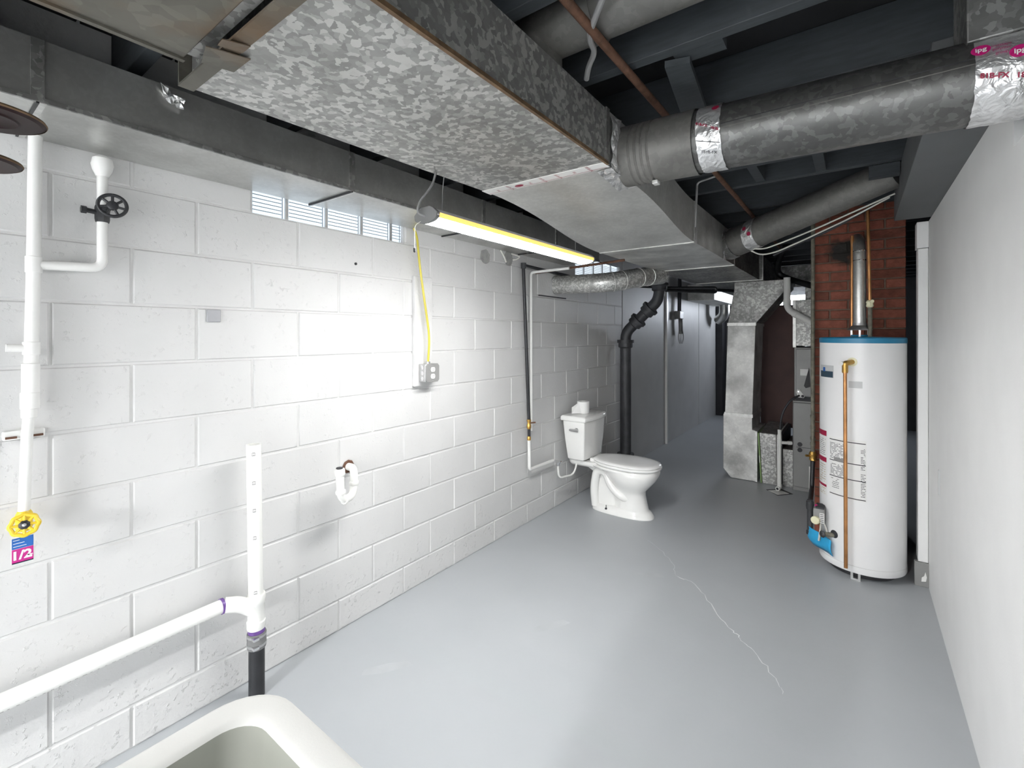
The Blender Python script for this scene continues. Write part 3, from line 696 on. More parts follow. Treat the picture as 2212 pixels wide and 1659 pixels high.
# blank cover, bolt, holes and wires
tag(MB().box(0, .010, .738, .787, 1.512, 1.562).build('cover_plate', 'plategrey', bevel=.003), 'small square grey cover plate on the block wall', 'cover plate')
tag(MB().lathe([(.007, 0), (.007, .006), (.003, .010)], (0, 1.413, 1.824), (1, 0, 0), 6).build('anchor_bolt', 'black'), 'small dark bolt in the wall below the glass block window', 'bolt')
for (y, z, r_, lb) in ((2.436, 2.0, .050, 'rough round mortar-filled hole left of the cable ends'), (2.70, 2.02, .055, 'rough grey round patch in the wall beside the cable ends')):
    pts = []
    for k in range(18):
        a = k * math.pi / 9; q = r_ * random.uniform(.85, 1.12); pts.append((.0005, y + q * math.cos(a), z + q * 1.05 * math.sin(a)))
    tag(MB().prism(pts, (.006, 0, 0)).build('wall_patch', 'patch', smooth=False), lb, 'wall patch')
wb = thing('cable_ends', 'loose white cable ends on the wall between the grey patches and black pipe', 'cable', (.02, 2.7, 2.0))
MB().tube(fillet([(.01, 2.60, 2.068), (.02, 2.625, 2.03), (.015, 2.66, 1.99)], .02), .006, 8).build('cable', 'cable', wb)
MB().tube(fillet([(.01, 2.73, 2.06), (.04, 2.80, 2.045), (.03, 2.77, 2.02), (.015, 2.74, 2.015)], .015), .005, 8).build('cable', 'cable', wb)
# outlet on its board with a yellow cable
bo = tag(MB().box(0.0, .022, 1.788, 1.925, 1.165, 1.80).build('mounting_board', 'mortar_white', bevel=.002), 'white painted board on the wall behind the outlet box', 'board')
ob = thing('outlet_box', 'metal outlet box with a duplex receptacle at the bottom of the white board', 'outlet', (.022, 1.87, 1.18))
oy, oz_, hw = 1.87, 1.242, .052
MB().box(.022, .078, oy - hw, oy + hw, oz_ - hw, oz_ + hw).build('box', 'steel', ob, bevel=.004)
cv = MB().prism([(.078, oy + a, oz_ + b) for a, b in ((-.052, -.040), (-.040, -.053), (.040, -.053), (.052, -.040), (.052, .040), (.040, .053), (-.040, .053), (-.052, .040))], (.006, 0, 0)).build('cover', 'furnace', ob, bevel=.001)
for dz in (-.0195, .0195):
    rc = MB().prism([(.0842, oy + .0165 * math.cos(a * .3142) * 1.0, oz_ + dz + max(-.0135, min(.0135, .0165 * math.sin(a * .3142)))) for a in range(20)], (.0025, 0, 0)).build('receptacle', 'pvc', ob)
    for dy in (-.0065, .0065): MB().box(.0867, .0871, oy + dy - .001, oy + dy + .001, oz_ + dz - .002, oz_ + dz + .0075).build('slot', 'ink', rc)
    MB().lathe([(.0022, 0), (.0022, .0005)], (.0867, oy, oz_ + dz - .0075), (1, 0, 0), 8).build('ground_hole', 'ink', rc)
for k in range(3):
    z = oz_ - .032 + k * .032
    MB().lathe([(.0125, 0), (.0125, .0012), (.0105, .0014), (.0105, .0004)], (.052, oy - hw, z), (0, -1, 0), 16).build('knockout', 'chrome', ob)
for s1 in (-1, 1): MB().lathe([(.003, 0), (.0025, .0015)], (.0842, oy, oz_ + s1 * .045), (1, 0, 0), 8).build('screw', 'steel', ob)
MB().lathe([(.013, 0), (.013, .012), (.009, .013)], (.05, oy - .005, oz_ + hw), (0, 0, 1), 12).build('cable_clamp', 'steel', ob)
yc = MB().tube(fillet([(.03, 1.775, 2.068), (.045, 1.785, 2.02), (.05, 1.80, 1.86), (.055, 1.84, 1.62), (.06, 1.868, 1.45), (.05, 1.865, 1.305)], .08, 6), .0065, 10).build('yellow_cable', 'yellow')
tag(yc, 'yellow cable hanging down the wall to the outlet box', 'cable')
# p-trap stub
pt = thing('drain_trap', 'white plastic drain trap sticking out of the wall', 'drain trap', (.09, 1.29, .68))
trap = fillet([(.14, 1.232, .845), (.14, 1.238, .72), (.135, 1.262, .690), (.11, 1.315, .690), (.10, 1.335, .72), (.098, 1.338, .775), (.06, 1.36, .805), (-.01, 1.37, .80)], [.02, .03, .035, .035, .03, .03, .045, .02], 6)
MB().tube(trap, .0185, 20).build('bend', 'pvc', pt)
for p, ax, r_, h_ in (((.14, 1.233, .828), (0, .04, -1), .0245, .03), ((.14, 1.2375, .735), (0, .05, -1), .0235, .018), ((.0985, 1.3375, .745), (0, 0, 1), .0235, .020), ((.135, 1.262, .692), (-.3, 1, -.2), .0225, .012)):
    MB().lathe([(r_ * .92, -h_ / 2), (r_, -h_ / 4), (r_, h_ / 4), (r_ * .92, h_ / 2)], p, ax, 10).build('slip_nut', 'pvc', pt)
MB().lathe([(.0155, 0), (.0155, .004)], (.14, 1.232, .8455), (0, 0, 1), 16).build('open_end', 'ink', pt)
MB().lathe([(.034, 0), (.030, .006)], (.002, 1.37, .80), (1, 0, 0), 9).build('wall_hole', 'rust', pt)
# drain standpipe with tee
dp = thing('standpipe', 'white standpipe with a tee, purple primer and a black lower pipe', 'pipe', (.10, .885, 0))
X0, Y0 = .10, .872
def sy(z): return Y0 + (1.0 - z) * .014
MB().loft([[(X0 + r_ * math.cos(k * .2618), sy(z) + r_ * math.sin(k * .2618), z) for k in range(24)] for r_, z in ((.0275, .40), (.0275, 1.02), (.0235, 1.02), (.0235, .95))], True, True).build('riser', 'pvc', dp)
MB().lathe([(.022, 0), (.022, .002)], (X0, sy(.95), .951), (0, 0, 1), 20).build('riser_bore', 'tub_shade', dp)
MB().lathe([(.0325, 0), (.0345, .004), (.0345, .030), (.031, .034), (.031, .10), (.0345, .105), (.0345, .134), (.0325, .138)], (X0, sy(.34), .275), (0, 0, 1), 28).build('tee_body', 'pvc', dp)
MB().tube(fillet([(X0, sy(.35), .345), (X0 - .005, sy(.35) - .055, .395), (X0 - .03, .775, .405)], .05, 8), .029, 20).build('tee_branch', 'pvc', dp)
MB().lathe([(.0292, 0), (.0292, .010)], (X0 - .030, .772, .405), (0, -1, 0), 22).build('primer_ring', 'purple', dp)
MB().tube([(X0 - .03, .765, .405), (X0 - .035, -1.6, .375)], .0262, 20).build('horizontal_run', 'pvc', dp)
MB().lathe([(.0310, 0), (.0310, .018)], (X0, sy(.26), .258), (0, 0, 1), 24).build('primer_ring', 'purple', dp)
MB().lathe([(.034, 0), (.035, .004), (.035, .058), (.034, .062)], (X0, sy(.2), .197), (0, 0, 1), 28).build('rubber_coupling', 'rubber', dp)
for z in (.208, .244):
    MB().lathe([(.0362, 0), (.0362, .010)], (X0, sy(.2), z), (0, 0, 1), 28).build('hose_clamp', 'steel', dp)
    MB().box(X0 + .020, X0 + .042, sy(.2) - .030, sy(.2) - .008, z, z + .010).build('clamp_screw', 'chrome', dp)
MB().tube([(X0, sy(.2), 0), (X0, sy(.2), .200)], .0295, 24).build('black_stub', 'black', dp)
for z in (.985, .87, .76, .65, .43):
    a = math.radians(-28)
    text('print', 'E3', .016, lambda u, v, z=z: (X0 + .0279 * math.cos(a + v / .0275), sy(z) + .0279 * math.sin(a + v / .0275), z + u), 'ink', dp)
for k in range(46):
    y = .72 - k * .018
    MB().box(X0 - .032 + .0185, X0 - .032 + .0205, y, y + random.uniform(.004, .011), .3865 - (.765 - y) * .0127, .3885 - (.765 - y) * .0127).build('print_dash', 'furnace', dp, smooth=False)
# black gas line, white supply line and stop valve near the toilet
gp = thing('black_pipe', 'thin black pipe with brass valves running down the wall left of the toilet', 'pipe', (.045, 2.85, .66))
MB().tube(fillet([(.045, 4.55, 1.955), (.045, 2.832, 1.985), (.05, 2.90, .80)], .03, 6), .0125, 14).build('pipe_run', 'black', gp)
MB().lathe([(.020, -.02), (.020, .02)], (.045, 2.834, 1.982), (0, 0, 1), 14).build('elbow_collar', 'iron', gp)
MB().lathe([(.013, 0), (.017, .01), (.017, .03), (.012, .045), (.017, .06), (.017, .07), (.012, .075)], (.05, 2.899, .745), (0, 0, 1), 8).build('brass_valve', 'brass', gp)
MB().tube([(.05, 2.899, .79), (.09, 2.93, .795)], .006, 8).build('valve_lever', 'rust', gp)
MB().tube([(.05, 2.90, .69), (.05, 2.90, .75)], .011, 14).build('nipple', 'black', gp)
MB().lathe([(.010, 0), (.015, .008), (.015, .028), (.011, .036)], (.05, 2.90, .655), (0, 0, 1), 8).build('brass_valve', 'brass', gp)
sp_ = thing('supply_pipe', 'white painted supply pipe bent along the wall to the toilet stop valve', 'pipe', (.04, 2.95, .42))
MB().tube(fillet([(.05, 2.90, .66), (.05, 2.905, .435), (.055, 3.245, .432)], .02, 5), .0125, 14).build('lower_run', 'whitepipe', sp_)
MB().tube(fillet([(.35, 2.99, 1.955), (.03, 2.955, 1.945), (.03, 2.96, .72)], .025, 5), .0105, 14).build('upright_run', 'whitepipe', sp_)
sv = thing('stop_valve', 'chrome stop valve with a white hose beside the toilet', 'valve', (.09, 3.25, .29))
MB().tube([(.055, 3.245, .43), (.115, 3.25, .425)], .010, 12).build('body', 'chrome', sv)
MB().lathe([(.012, 0), (.014, .004), (.014, .012), (.006, .016)], (.115, 3.25, .425), (1, 0, 0), 10).build('handle', 'chrome', sv)
MB().lathe([(.012, 0), (.012, .03)], (.095, 3.25, .392), (0, 0, 1), 10).build('outlet_nut', 'chrome', sv)
MB().tube(fillet([(.095, 3.25, .395), (.096, 3.262, .29), (.118, 3.48, .27), (.14, 3.50, .405)], .09, 8), .0085, 12).build('hose', 'pvc', sv)
MB().lathe([(.016, 0), (.016, .025)], (.14, 3.50, .385), (0, 0, 1), 10).build('hose_nut', 'pvc', sv)
br = MB().tube([(.03, 3.02, 1.948), (.75, 3.06, 1.985)], .009, 10).build('copper_pipe', 'rust'); tag(br, 'thin brown pipe crossing behind the far end of the shop light', 'pipe')

# ================================================================ TOILET
YC = 3.61
to = thing('toilet', 'white two-piece toilet standing against the block wall', 'toilet', (.42, YC, 0))
def egg(x0, x1, hf, hr, z, n=40, p=2.3):
    """outline in plan: rear at x0, front at x1; hf half-width of front half, hr of the rear"""
    out = []; cxm = x0 + (x1 - x0) * .52
    for k in range(n):
        a = 2 * math.pi * k / n; c, s_ = math.cos(a), math.sin(a)
        if c >= 0: rx, hy, e = x1 - cxm, hf, p
        else: rx, hy, e = cxm - x0, hf + (hr - hf) * min(1, -c * 1.3), 3.6
        x = cxm + rx * math.copysign(abs(c) ** (2 / e), c); y = hy * math.copysign(abs(s_) ** (2 / e), s_)
        out.append((x, YC + y, z))
    return out
MB().loft([egg(.245, .762, .118, .112, 0), egg(.245, .760, .118, .112, .014), egg(.252, .748, .110, .102, .030), egg(.262, .735, .100, .090, .048), egg(.43, .715, .095, .060, .056), egg(.43, .700, .094, .055, .12), egg(.43, .690, .094, .055, .17), egg(.42, .692, .104, .060, .205),
           egg(.40, .735, .145, .085, .25), egg(.375, .772, .168, .115, .295), egg(.35, .793, .181, .135, .335), egg(.30, .803, .186, .130, .362), egg(.22, .803, .186, .125, .368), egg(.20, .803, .186, .125, .380), egg(.205, .795, .178, .12, .386)]).build('bowl', 'porcelain', to, angle=60)
MB().loft([rrect(.36, YC, .105, .062, .03, .03), rrect(.355, YC, .095, .050, .03, .20), rrect(.35, YC, .095, .052, .03, .30), rrect(.30, YC, .13, .085, .04, .36)]).build('pedestal_web', 'porcelain', to, angle=60)
for s_ in (-1, 1):
    tw = fillet([(.285, YC + s_ * .062, .03), (.270, YC + s_ * .064, .17), (.300, YC + s_ * .070, .325), (.385, YC + s_ * .076, .335), (.435, YC + s_ * .078, .215), (.53, YC + s_ * .078, .150), (.60, YC + s_ * .05, .135)], [.05, .1, .07, .07, .1, .05, .05], 8)
    MB().tube(tw, .034, 18).build('trapway', 'porcelain', to)
    MB().lathe([(.010, 0), (.010, .008), (.004, .012)], (.40, YC + s_ * .103, .030), (0, 0, 1), 10).build('bolt_washer', 'ink', to)
    MB().tube([(.40, YC + s_ * .103, .03), (.40, YC + s_ * .103, .064)], .0028, 8).build('bolt', 'ink', to)
MB().loft([rrect(.19, YC, .13, .115, .04, .352), rrect(.19, YC, .135, .13, .04, .375), rrect(.19, YC, .135, .13, .04, .398)]).build('tank_deck', 'porcelain', to, angle=60)
def tankring(x0, x1, hy, z, bow=.012, n=9):
    out = []
    for k in range(n):
        t = -1 + 2 * k / (n - 1); out.append((x1 + bow * (1 - t * t), YC + hy * t, z))
    out += [(x1 - .012, YC + hy + .004, z), (x0, YC + hy + .004, z), (x0, YC - hy - .004, z), (x1 - .012, YC - hy - .004, z)]
    return out
MB().loft([tankring(.09, .205, .150, .402), tankring(.078, .228, .166, .415), tankring(.058, .240, .182, .58), tankring(.045, .248, .192, .735)]).build('tank', 'porcelain', to, bevel=.006, angle=50)
MB().loft([tankring(.032, .256, .200, .735, .018), tankring(.028, .262, .204, .745, .02), tankring(.028, .262, .204, .768, .02), tankring(.040, .250, .194, .780, .018)]).build('tank_lid', 'porcelain', to, bevel=.004, angle=50)
MB().loft([egg(.265, .812, .188, .135, .392), egg(.262, .816, .192, .138, .398), egg(.262, .816, .192, .138, .408), egg(.265, .812, .188, .135, .412)]).build('seat_ring', 'seat', to, angle=60)
MB().loft([egg(.262, .810, .187, .135, .4145), egg(.258, .814, .191, .138, .420), egg(.262, .808, .186, .134, .430), egg(.29, .775, .160, .11, .4365), egg(.36, .70, .10, .07, .439)]).build('seat_lid', 'seat', to, angle=60)
for s_ in (-1, 1): MB().box(.245, .29, YC + s_ * .07 - .022, YC + s_ * .07 + .022, .396, .425).build('hinge', 'seat', to, bevel=.006)
hy = YC - .190
MB().lathe([(.017, 0), (.017, .006), (.012, .012)], (.175, hy - .002, .668), (0, -1, 0), 16).build('lever_escutcheon', 'chrome', to)
MB().loft([[(x, hy - .016 - .004 * math.cos(a) , .664 + h * math.sin(a)) if False else (x, hy - .018 + .006 * math.cos(a), .664 + h * math.sin(a)) for a in [k * math.pi / 6 for k in range(12)]] for x, h in ((.115, .008), (.125, .011), (.16, .012), (.19, .014), (.20, .010))]).build('flush_lever', 'chrome', to)
tpz = .781
tr_ = thing('toilet_roll', 'white roll of toilet paper standing on the tank lid', 'toilet paper', (.135, YC, tpz))
MB().loft([[(.135 + r_ * math.cos(k * .1963), YC + r_ * math.sin(k * .1963), z) for k in range(32)] for r_, z in ((.052, tpz), (.053, tpz + .004), (.053, tpz + .098), (.051, tpz + .101), (.021, tpz + .101), (.020, tpz + .02))], True, True).build('roll', 'paper', tr_)
MB().lathe([(.0195, 0), (.0195, .002)], (.135, YC, tpz + .035), (0, 0, 1), 20).build('core', 'core', tr_)
shv = [(.10, YC - .050, tpz + .098), (.135, YC - .0545, tpz + .098), (.06, YC - .105, tpz + .012), (.12, YC - .115, tpz + .006), (.075, YC - .12, tpz + .003), (.125, YC - .13, tpz + .003)]
MB().add([(.135 - .054 * math.sin(.2), YC - .054 * math.cos(.2), tpz + .098), (.135 + .01, YC - .0545, tpz + .003), (.085, YC - .115, tpz + .003), (.062, YC - .072, tpz + .05)], [(0, 1, 2, 3)]).build('loose_sheet', 'paper', tr_, smooth=False, solid=.001)

# ================================================================ BLACK DRAIN STACK
st = thing('drain_stack', 'tall black cast iron drain stack with an offset behind the toilet', 'pipe', (.095, 4.63, 0))
SY = 4.63
def hub(p, ax, r0=.057, h=.075): return MB().lathe([(r0 * 1.0, -.012), (r0 * 1.30, 0), (r0 * 1.30, h * .55), (r0 * 1.52, h * .6), (r0 * 1.52, h), (r0 * 1.15, h)], p, ax, 28)
MB().tube([(.095, SY, 0), (.095, SY, 1.36)], .057, 28).build('upright', 'iron', st)
hub((.095, SY, 1.335), (0, 0, 1)).build('hub', 'iron', st)
MB().tube(fillet([(.095, SY, 1.36), (.10, SY, 1.49), (.43, SY, 1.80), (.455, SY, 1.88), (.455, SY, 2.30)], [.05, .10, .08, .10, .05], 8), .055, 28).build('offset_run', 'iron', st)
d_ = Vector((.33, 0, .31)).normalized()
hub(Vector((.190, SY, 1.575)), d_).build('hub', 'iron', st)
hub(Vector((.315, SY, 1.692)), d_).build('hub', 'iron', st)
hub((.455, SY, 1.915), (0, 0, 1), .057, .07).build('hub', 'iron', st)
hub((.095, SY, .155), (0, 0, 1), .057, .06).build('hub', 'iron', st)
gx = thing('black_pipe', 'pair of black pipes under the trunk duct right of the drain stack', 'pipe', (.6, 5.0, 1.93))
MB().tube(fillet([(.50, 4.68, 1.915), (.86, 5.2, 1.915), (.86, 5.2, 1.96), (.30, 5.0, 1.975)], .02, 4), .016, 12).build('lower_pipe', 'black', gx)
MB().tube([(.15, 4.5, 1.97), (1.0, 6.2, 1.985)], .016, 12).build('upper_pipe', 'black', gx)

# ================================================================ FAR WALL FITTINGS
lx = thing('hanging_socket', 'old junction box with a caged lamp socket hanging on the far grey wall', 'socket', (.06, 6.7, 1.34))
MB().box(-.005, .075, 6.58, 6.75, 1.69, 1.80).build('box', 'furnace', lx, bevel=.006)
for y in (6.62, 6.70): MB().tube([(.04, y, 1.80), (.04, y + .02, 2.30)], .014, 10).build('conduit', 'iron', lx)
MB().tube([(.05, 6.68, 1.69), (.05, 6.70, 1.48)], .03, 14).build('socket', 'furnace', lx)
for k in range(6):
    a = k * math.pi / 3
    MB().tube(fillet([(.05 + .028 * math.cos(a), 6.70 + .028 * math.sin(a), 1.52), (.05 + .04 * math.cos(a), 6.70 + .04 * math.sin(a), 1.42), (.05 + .02 * math.cos(a), 6.70 + .02 * math.sin(a), 1.34)], .03, 4), .004, 6).build('cage_wire', 'steel', lx)
fd = thing('branch_duct', 'short flat duct with a shiny elbow dropping at the far left corner', 'duct', (.25, 8.0, 1.7))
MB().box(.0, .38, 7.2, 8.9, 1.98, 2.22).build('flat_run', 'sheet', fd, bevel=.003)
MB().tube(fillet([(.22, 8.6, 1.98), (.22, 8.6, 1.80), (.10, 8.7, 1.72)], .1, 6), .085, 24).build('elbow', 'pipe_bright', fd)
bp_ = MB().box(1.16, 1.58, 6.02, 6.05, .42, 1.80).build('brown_board', 'brown', bevel=.003); tag(bp_, 'dark brown board standing between the return duct and the furnace', 'board')

# ================================================================ RETURN DUCT, FURNACE
rd = thing('return_duct', 'pale galvanised return air duct dropping to the floor', 'duct', (1.1, 5.35, 0))
def yb(x0, x1, z, y0=5.14, y1=5.62): return [(x0, y0, z), (x1, y0, z), (x1, y1, z), (x0, y1, z)]
MB().loft([yb(.962, 1.216, .655), yb(.988, 1.245, 1.573)]).build('drop', 'sheet', rd, bevel=.003)
MB().loft([yb(.988, 1.245, 1.575), yb(1.05, 1.53, 1.93, 5.14, 5.56), yb(1.05, 1.53, 1.998, 5.14, 5.56)]).build('offset', 'trunk3', rd, bevel=.003)
MB().prism([(.948, 5.13, .65), (.948, 5.13, .09), (1.02, 5.13, .004), (1.255, 5.13, .004), (1.255, 5.13, .505), (1.215, 5.13, .515), (1.215, 5.13, .65)], (0, .49, 0)).build('boot', 'sheet', rd, bevel=.003)
MB().box(.984, 1.25, 5.132, 5.64, 1.555, 1.585).build('seam_cleat', 'cleat', rd)
MB().box(.957, 1.222, 5.124, 5.64, .635, .668).build('seam_cleat', 'cleat', rd)
MB().box(1.238, 1.262, 5.122, 5.64, .004, .505).build('seam_cleat', 'cleat', rd)
MB().add([(.965, 5.1292, .60), (1.15, 5.1292, .25), (1.152, 5.1292, .247), (.972, 5.1292, .60)], [(0, 1, 2, 3)]).build('crease', 'cleat', rd, smooth=False)
fb_ = thing('filter_rack', 'galvanised filter rack box between the return duct and the furnace', 'duct', (1.42, 5.4, 0))
MB().hexa([(1.305, 5.13, 0.0), (1.43, 5.13, 0.0), (1.43, 5.9, 0.0), (1.305, 5.9, 0.0), (1.28, 5.13, .495), (1.425, 5.13, .495), (1.40, 5.9, .495), (1.26, 5.9, .495)]).build('box', 'trunk', fb_, bevel=.003)
MB().box(1.432, 1.447, 5.12, 5.9, 0.0, .495).build('flange', 'cleat', fb_)
MB().box(1.45, 1.475, 5.14, 5.88, .02, .49).build('slot', 'ink', fb_)
MB().box(1.478, 1.566, 5.15, 5.9, 0.0, .36).build('transition', 'trunk', fb_, bevel=.003)
fi = MB().hexa([(1.292, 5.122, .004), (1.302, 5.122, .004), (1.302, 5.60, .004), (1.292, 5.60, .004), (1.266, 5.122, .49), (1.277, 5.122, .49), (1.277, 5.60, .49), (1.266, 5.60, .49)]).build('air_filter', 'green'); tag(fi, 'thin green edged air filter leaning in the slot beside the return duct', 'filter')
MB().hexa([(1.281, 5.1205, .20), (1.287, 5.1205, .20), (1.287, 5.1215, .20), (1.281, 5.1215, .20), (1.277, 5.1205, .27), (1.283, 5.1205, .27), (1.283, 5.1215, .27), (1.277, 5.1215, .27)]).build('sticker', 'label', fi)
fu = thing('furnace', 'grey upright furnace cabinet mostly hidden by the brick chimney', 'furnace', (1.8, 5.4, 0))
MB().box(1.568, 2.02, 5.08, 5.78, 0.0, .845).build('lower_cabinet', 'furnace', fu, bevel=.004)
lp = MB().box(1.575, 2.02, 5.05, 5.08, .045, .83).build('lower_door', 'furnace', fu, bevel=.004)
for z in (.443, .391): MB().lathe([(.020, 0), (.020, .004)], (1.628, 5.05, z), (0, -1, 0), 16).build('port', 'ink', lp)
MB().box(1.60, 2.0, 5.0485, 5.0505, .414, .418).build('door_seam', 'ink', lp)
MB().box(1.70, 1.715, 5.046, 5.051, .04, .25).build('sticker', 'label', lp)
MB().box(1.59, 2.02, 5.085, 5.78, .845, .885).build('gap_band', 'ink', fu)
MB().box(1.580, 2.02, 5.08, 5.78, .885, 1.345).build('upper_cabinet', 'furnace', fu, bevel=.004)
up_ = MB().box(1.595, 2.02, 5.055, 5.08, .895, 1.33).build('upper_door', 'furnace', fu, bevel=.004)
MB().box(1.63, 1.70, 5.053, 5.0555, 1.085, 1.145).build('sticker', 'label', up_)
MB().add([(1.70, 5.045, 1.16), (1.66, 5.045, .99), (1.675, 5.045, .97), (1.71, 5.045, .985)], [(0, 1, 2, 3)]).build('door_flap', 'ink', up_, smooth=False, solid=.01)
MB().box(1.580, 2.02, 5.06, 5.75, 1.36, 1.79).build('plenum', 'trunk', fu, bevel=.003)
MB().box(1.570, 1.598, 5.05, 5.75, 1.345, 1.79).build('plenum_corner', 'cleat', fu, bevel=.002)
MB().box(1.64, 2.02, 5.45, 6.2, 1.79, 2.0).build('plenum_riser', 'trunk3', fu)
fp = MB().prism([(1.605, 5.04, .955), (1.60, 5.04, .925), (1.612, 5.04, .880), (1.66, 5.04, .878), (1.668, 5.04, .895), (1.625, 5.04, .955)], (0, .012, 0)).build('conduit_plate', 'label', fu, bevel=.002)
MB().lathe([(.012, 0), (.012, .003)], (1.651, 5.04, .895), (0, -1, 0), 14).build('hole', 'ink', fp)
MB().lathe([(.012, 0), (.009, .004)], (1.617, 5.04, .935), (0, -1, 0), 14).build('knockout', 'steel', fp)
cf = MB().tube(fillet([(1.625, 5.035, .90), (1.56, 4.985, .86), (1.49, 4.975, .73), (1.475, 4.98, .56)], .12, 8), .009, 10).build('flex_conduit', 'iron'); tag(cf, 'thin grey flexible conduit curving from the furnace to the white drain pipe', 'conduit')
dv = thing('condensate_drain', 'thin white condensate drain pipe with a tee beside the furnace', 'pipe', (1.47, 4.98, 0))
MB().tube([(1.471, 4.98, .03), (1.471, 4.98, .574)], .0165, 16).build('riser', 'pvc', dv)
MB().tube([(1.471, 4.98, .452), (1.568, 5.02, .452)], .0145, 14).build('tee_arm', 'pvc', dv)
MB().lathe([(.019, -.03), (.019, .03)], (1.471, 4.98, .452), (0, 0, 1), 16).build('tee_body', 'pvc', dv)
MB().lathe([(.018, 0), (.018, .03)], (1.535, 5.006, .452), (.92, .38, 0), 14).build('coupling', 'pvc', dv)
MB().tube(fillet([(1.471, 4.98, .06), (1.471, 4.98, .026), (1.458, 4.945, .024)], .02, 5), .0195, 16).build('outlet_elbow', 'pvc', dv)
MB().lathe([(.012, 0), (.012, .001)], (1.4576, 4.9445, .024), (-.35, -.94, 0), 12).build('outlet_bore', 'ink', dv)
dn = thing('floor_drain', 'small square floor drain under the white condensate pipe', 'drain', (1.47, 4.93, 0))
MB().prism([(1.365, 4.935, .001), (1.475, 4.81, .001), (1.585, 4.94, .001), (1.48, 5.04, .001)], (0, 0, .0015)).build('rim', 'ink', dn, smooth=False)
MB().prism([(1.385, 4.905, .002), (1.475, 4.825, .002), (1.555, 4.925, .002), (1.465, 4.985, .002)], (0, 0, .004)).build('cover', 'cleat', dn, smooth=False)
vp = thing('vent_pipe', 'white plastic vent pipe with an elbow going over the furnace plenum', 'pipe', (1.6, 4.95, 1.5))
MB().tube(fillet([(1.530, 5.0, 1.998), (1.530, 5.0, 1.70), (1.80, 4.85, 1.53), (1.92, 4.59, 1.45)], .07, 7), .029, 20).build('pipe_run', 'pvc', vp)
MB().lathe([(.033, 0), (.033, .05)], (1.530, 5.0, 1.74), (0, 0, 1), 20).build('elbow_hub', 'pvc', vp)
MB().lathe([(.033, 0), (.033, .04)], (1.59, 4.967, 1.662), (.27, -.15, -.17), 20).build('elbow_hub', 'pvc', vp)
bh = MB().tube(fillet([(1.50, 5.2, 2.33), (1.42, 5.3, 2.20), (1.40, 5.4, 2.08), (1.58, 5.35, 1.985), (1.90, 5.2, 1.86)], .12, 8), .03, 16).build('flexible_hose', 'black'); tag(bh, 'thick black hose drooping beside the end of the trunk duct', 'hose')

# ================================================================ CHIMNEY
CX0, CX1, CY0, CY1 = 1.797, 2.322, 4.07, 4.60
ch = thing('chimney', 'red brick chimney standing behind the water heater', 'chimney', (2.06, 4.33, 0))
MB().box(CX0 + .008, CX1 - .008, CY0 + .008, CY1 - .008, 0, ZT - .03).build('mortar_core', 'mortar', ch, smooth=False)
bc = {}
def brick(x0, x1, y0, y1, z0, z1):
    key = (round(x1 - x0, 3), round(y1 - y0, 3))
    if key not in bc:
        m_ = MB().box(x0, x1, y0, y1, z0, z1); o = m_.build('brick', 'brick', ch, smooth=False, bevel=.003); bc[key] = (o.data, o); return o
    me = bc[key][0]; o = bpy.data.objects.new('brick', me); COL.objects.link(o)
    md = o.modifiers.new('bevel', 'BEVEL'); md.width = .003; md.segments = 1
    place(o, ((x0 + x1) / 2 , (y0 + y1) / 2 , z0), ch); return o
CH = .0685; nb = int((ZT - .04) / CH)
for i in range(nb):
    z = i * CH; j = .010
    if i % 2 == 0: cuts = [CX0, CX0 + .205, CX0 + .41, CX1]
    else: cuts = [CX0, CX0 + .098, CX0 + .303, CX1]
    for a, b in zip(cuts, cuts[1:]):
        dy = random.uniform(-.003, .002)
        brick(a + j / 2, b - j / 2, CY0 + dy, CY0 + .09 + dy, z + .004, z + CH - .006)
    sc_ = [CY0 + .10, CY0 + .305, CY1] if i % 2 == 0 else [CY0 + .10, CY0 + .20, CY0 + .405, CY1]
    for a, b in zip(sc_, sc_[1:]):
        brick(CX0, CX0 + .05, a + j / 2, b - j / 2, z + .004, z + CH - .006)
ga = thing('gas_pipe', 'corroded gas pipe running down the left edge of the chimney to the heater', 'pipe', (1.79, 4.0, .05))
MB().tube([(1.797, 4.0, 2.30), (1.796, 4.0, .60)], .013, 14).build('upper_run', 'oldiron', ga)
MB().lathe([(.014, 0), (.024, .008), (.020, .03), (.026, .05), (.018, .07)], (1.796, 4.0, .545), (0, 0, 1), 10).build('shutoff_valve', 'brass', ga)
MB().tube([(1.785, 3.995, .58), (1.755, 3.97, .585)], .008, 8).build('valve_handle', 'brass', ga)
MB().tube(fillet([(1.796, 4.0, .545), (1.793, 3.95, .36), (1.805, 3.58, .35)], .03, 4), .0145, 14).build('lower_run', 'black', ga)
for z in (.70, .78, .86, .66): MB().lathe([(.0165, 0), (.0165, .02)], (1.796, 4.0, z), (0, 0, 1), 10).build('fitting', 'oldiron', ga)
MB().tube([(1.808, 3.565, .18), (1.808, 3.565, .39)], .0165, 14).build('drip_leg', 'iron', ga)
MB().lathe([(.021, 0), (.021, .02), (.018, .024)], (1.808, 3.565, .168), (0, 0, 1), 14).build('drip_cap', 'iron', ga)
MB().lathe([(.021, 0), (.023, .02), (.021, .05)], (1.808, 3.565, .33), (0, 0, 1), 14).build('gas_tee', 'iron', ga)

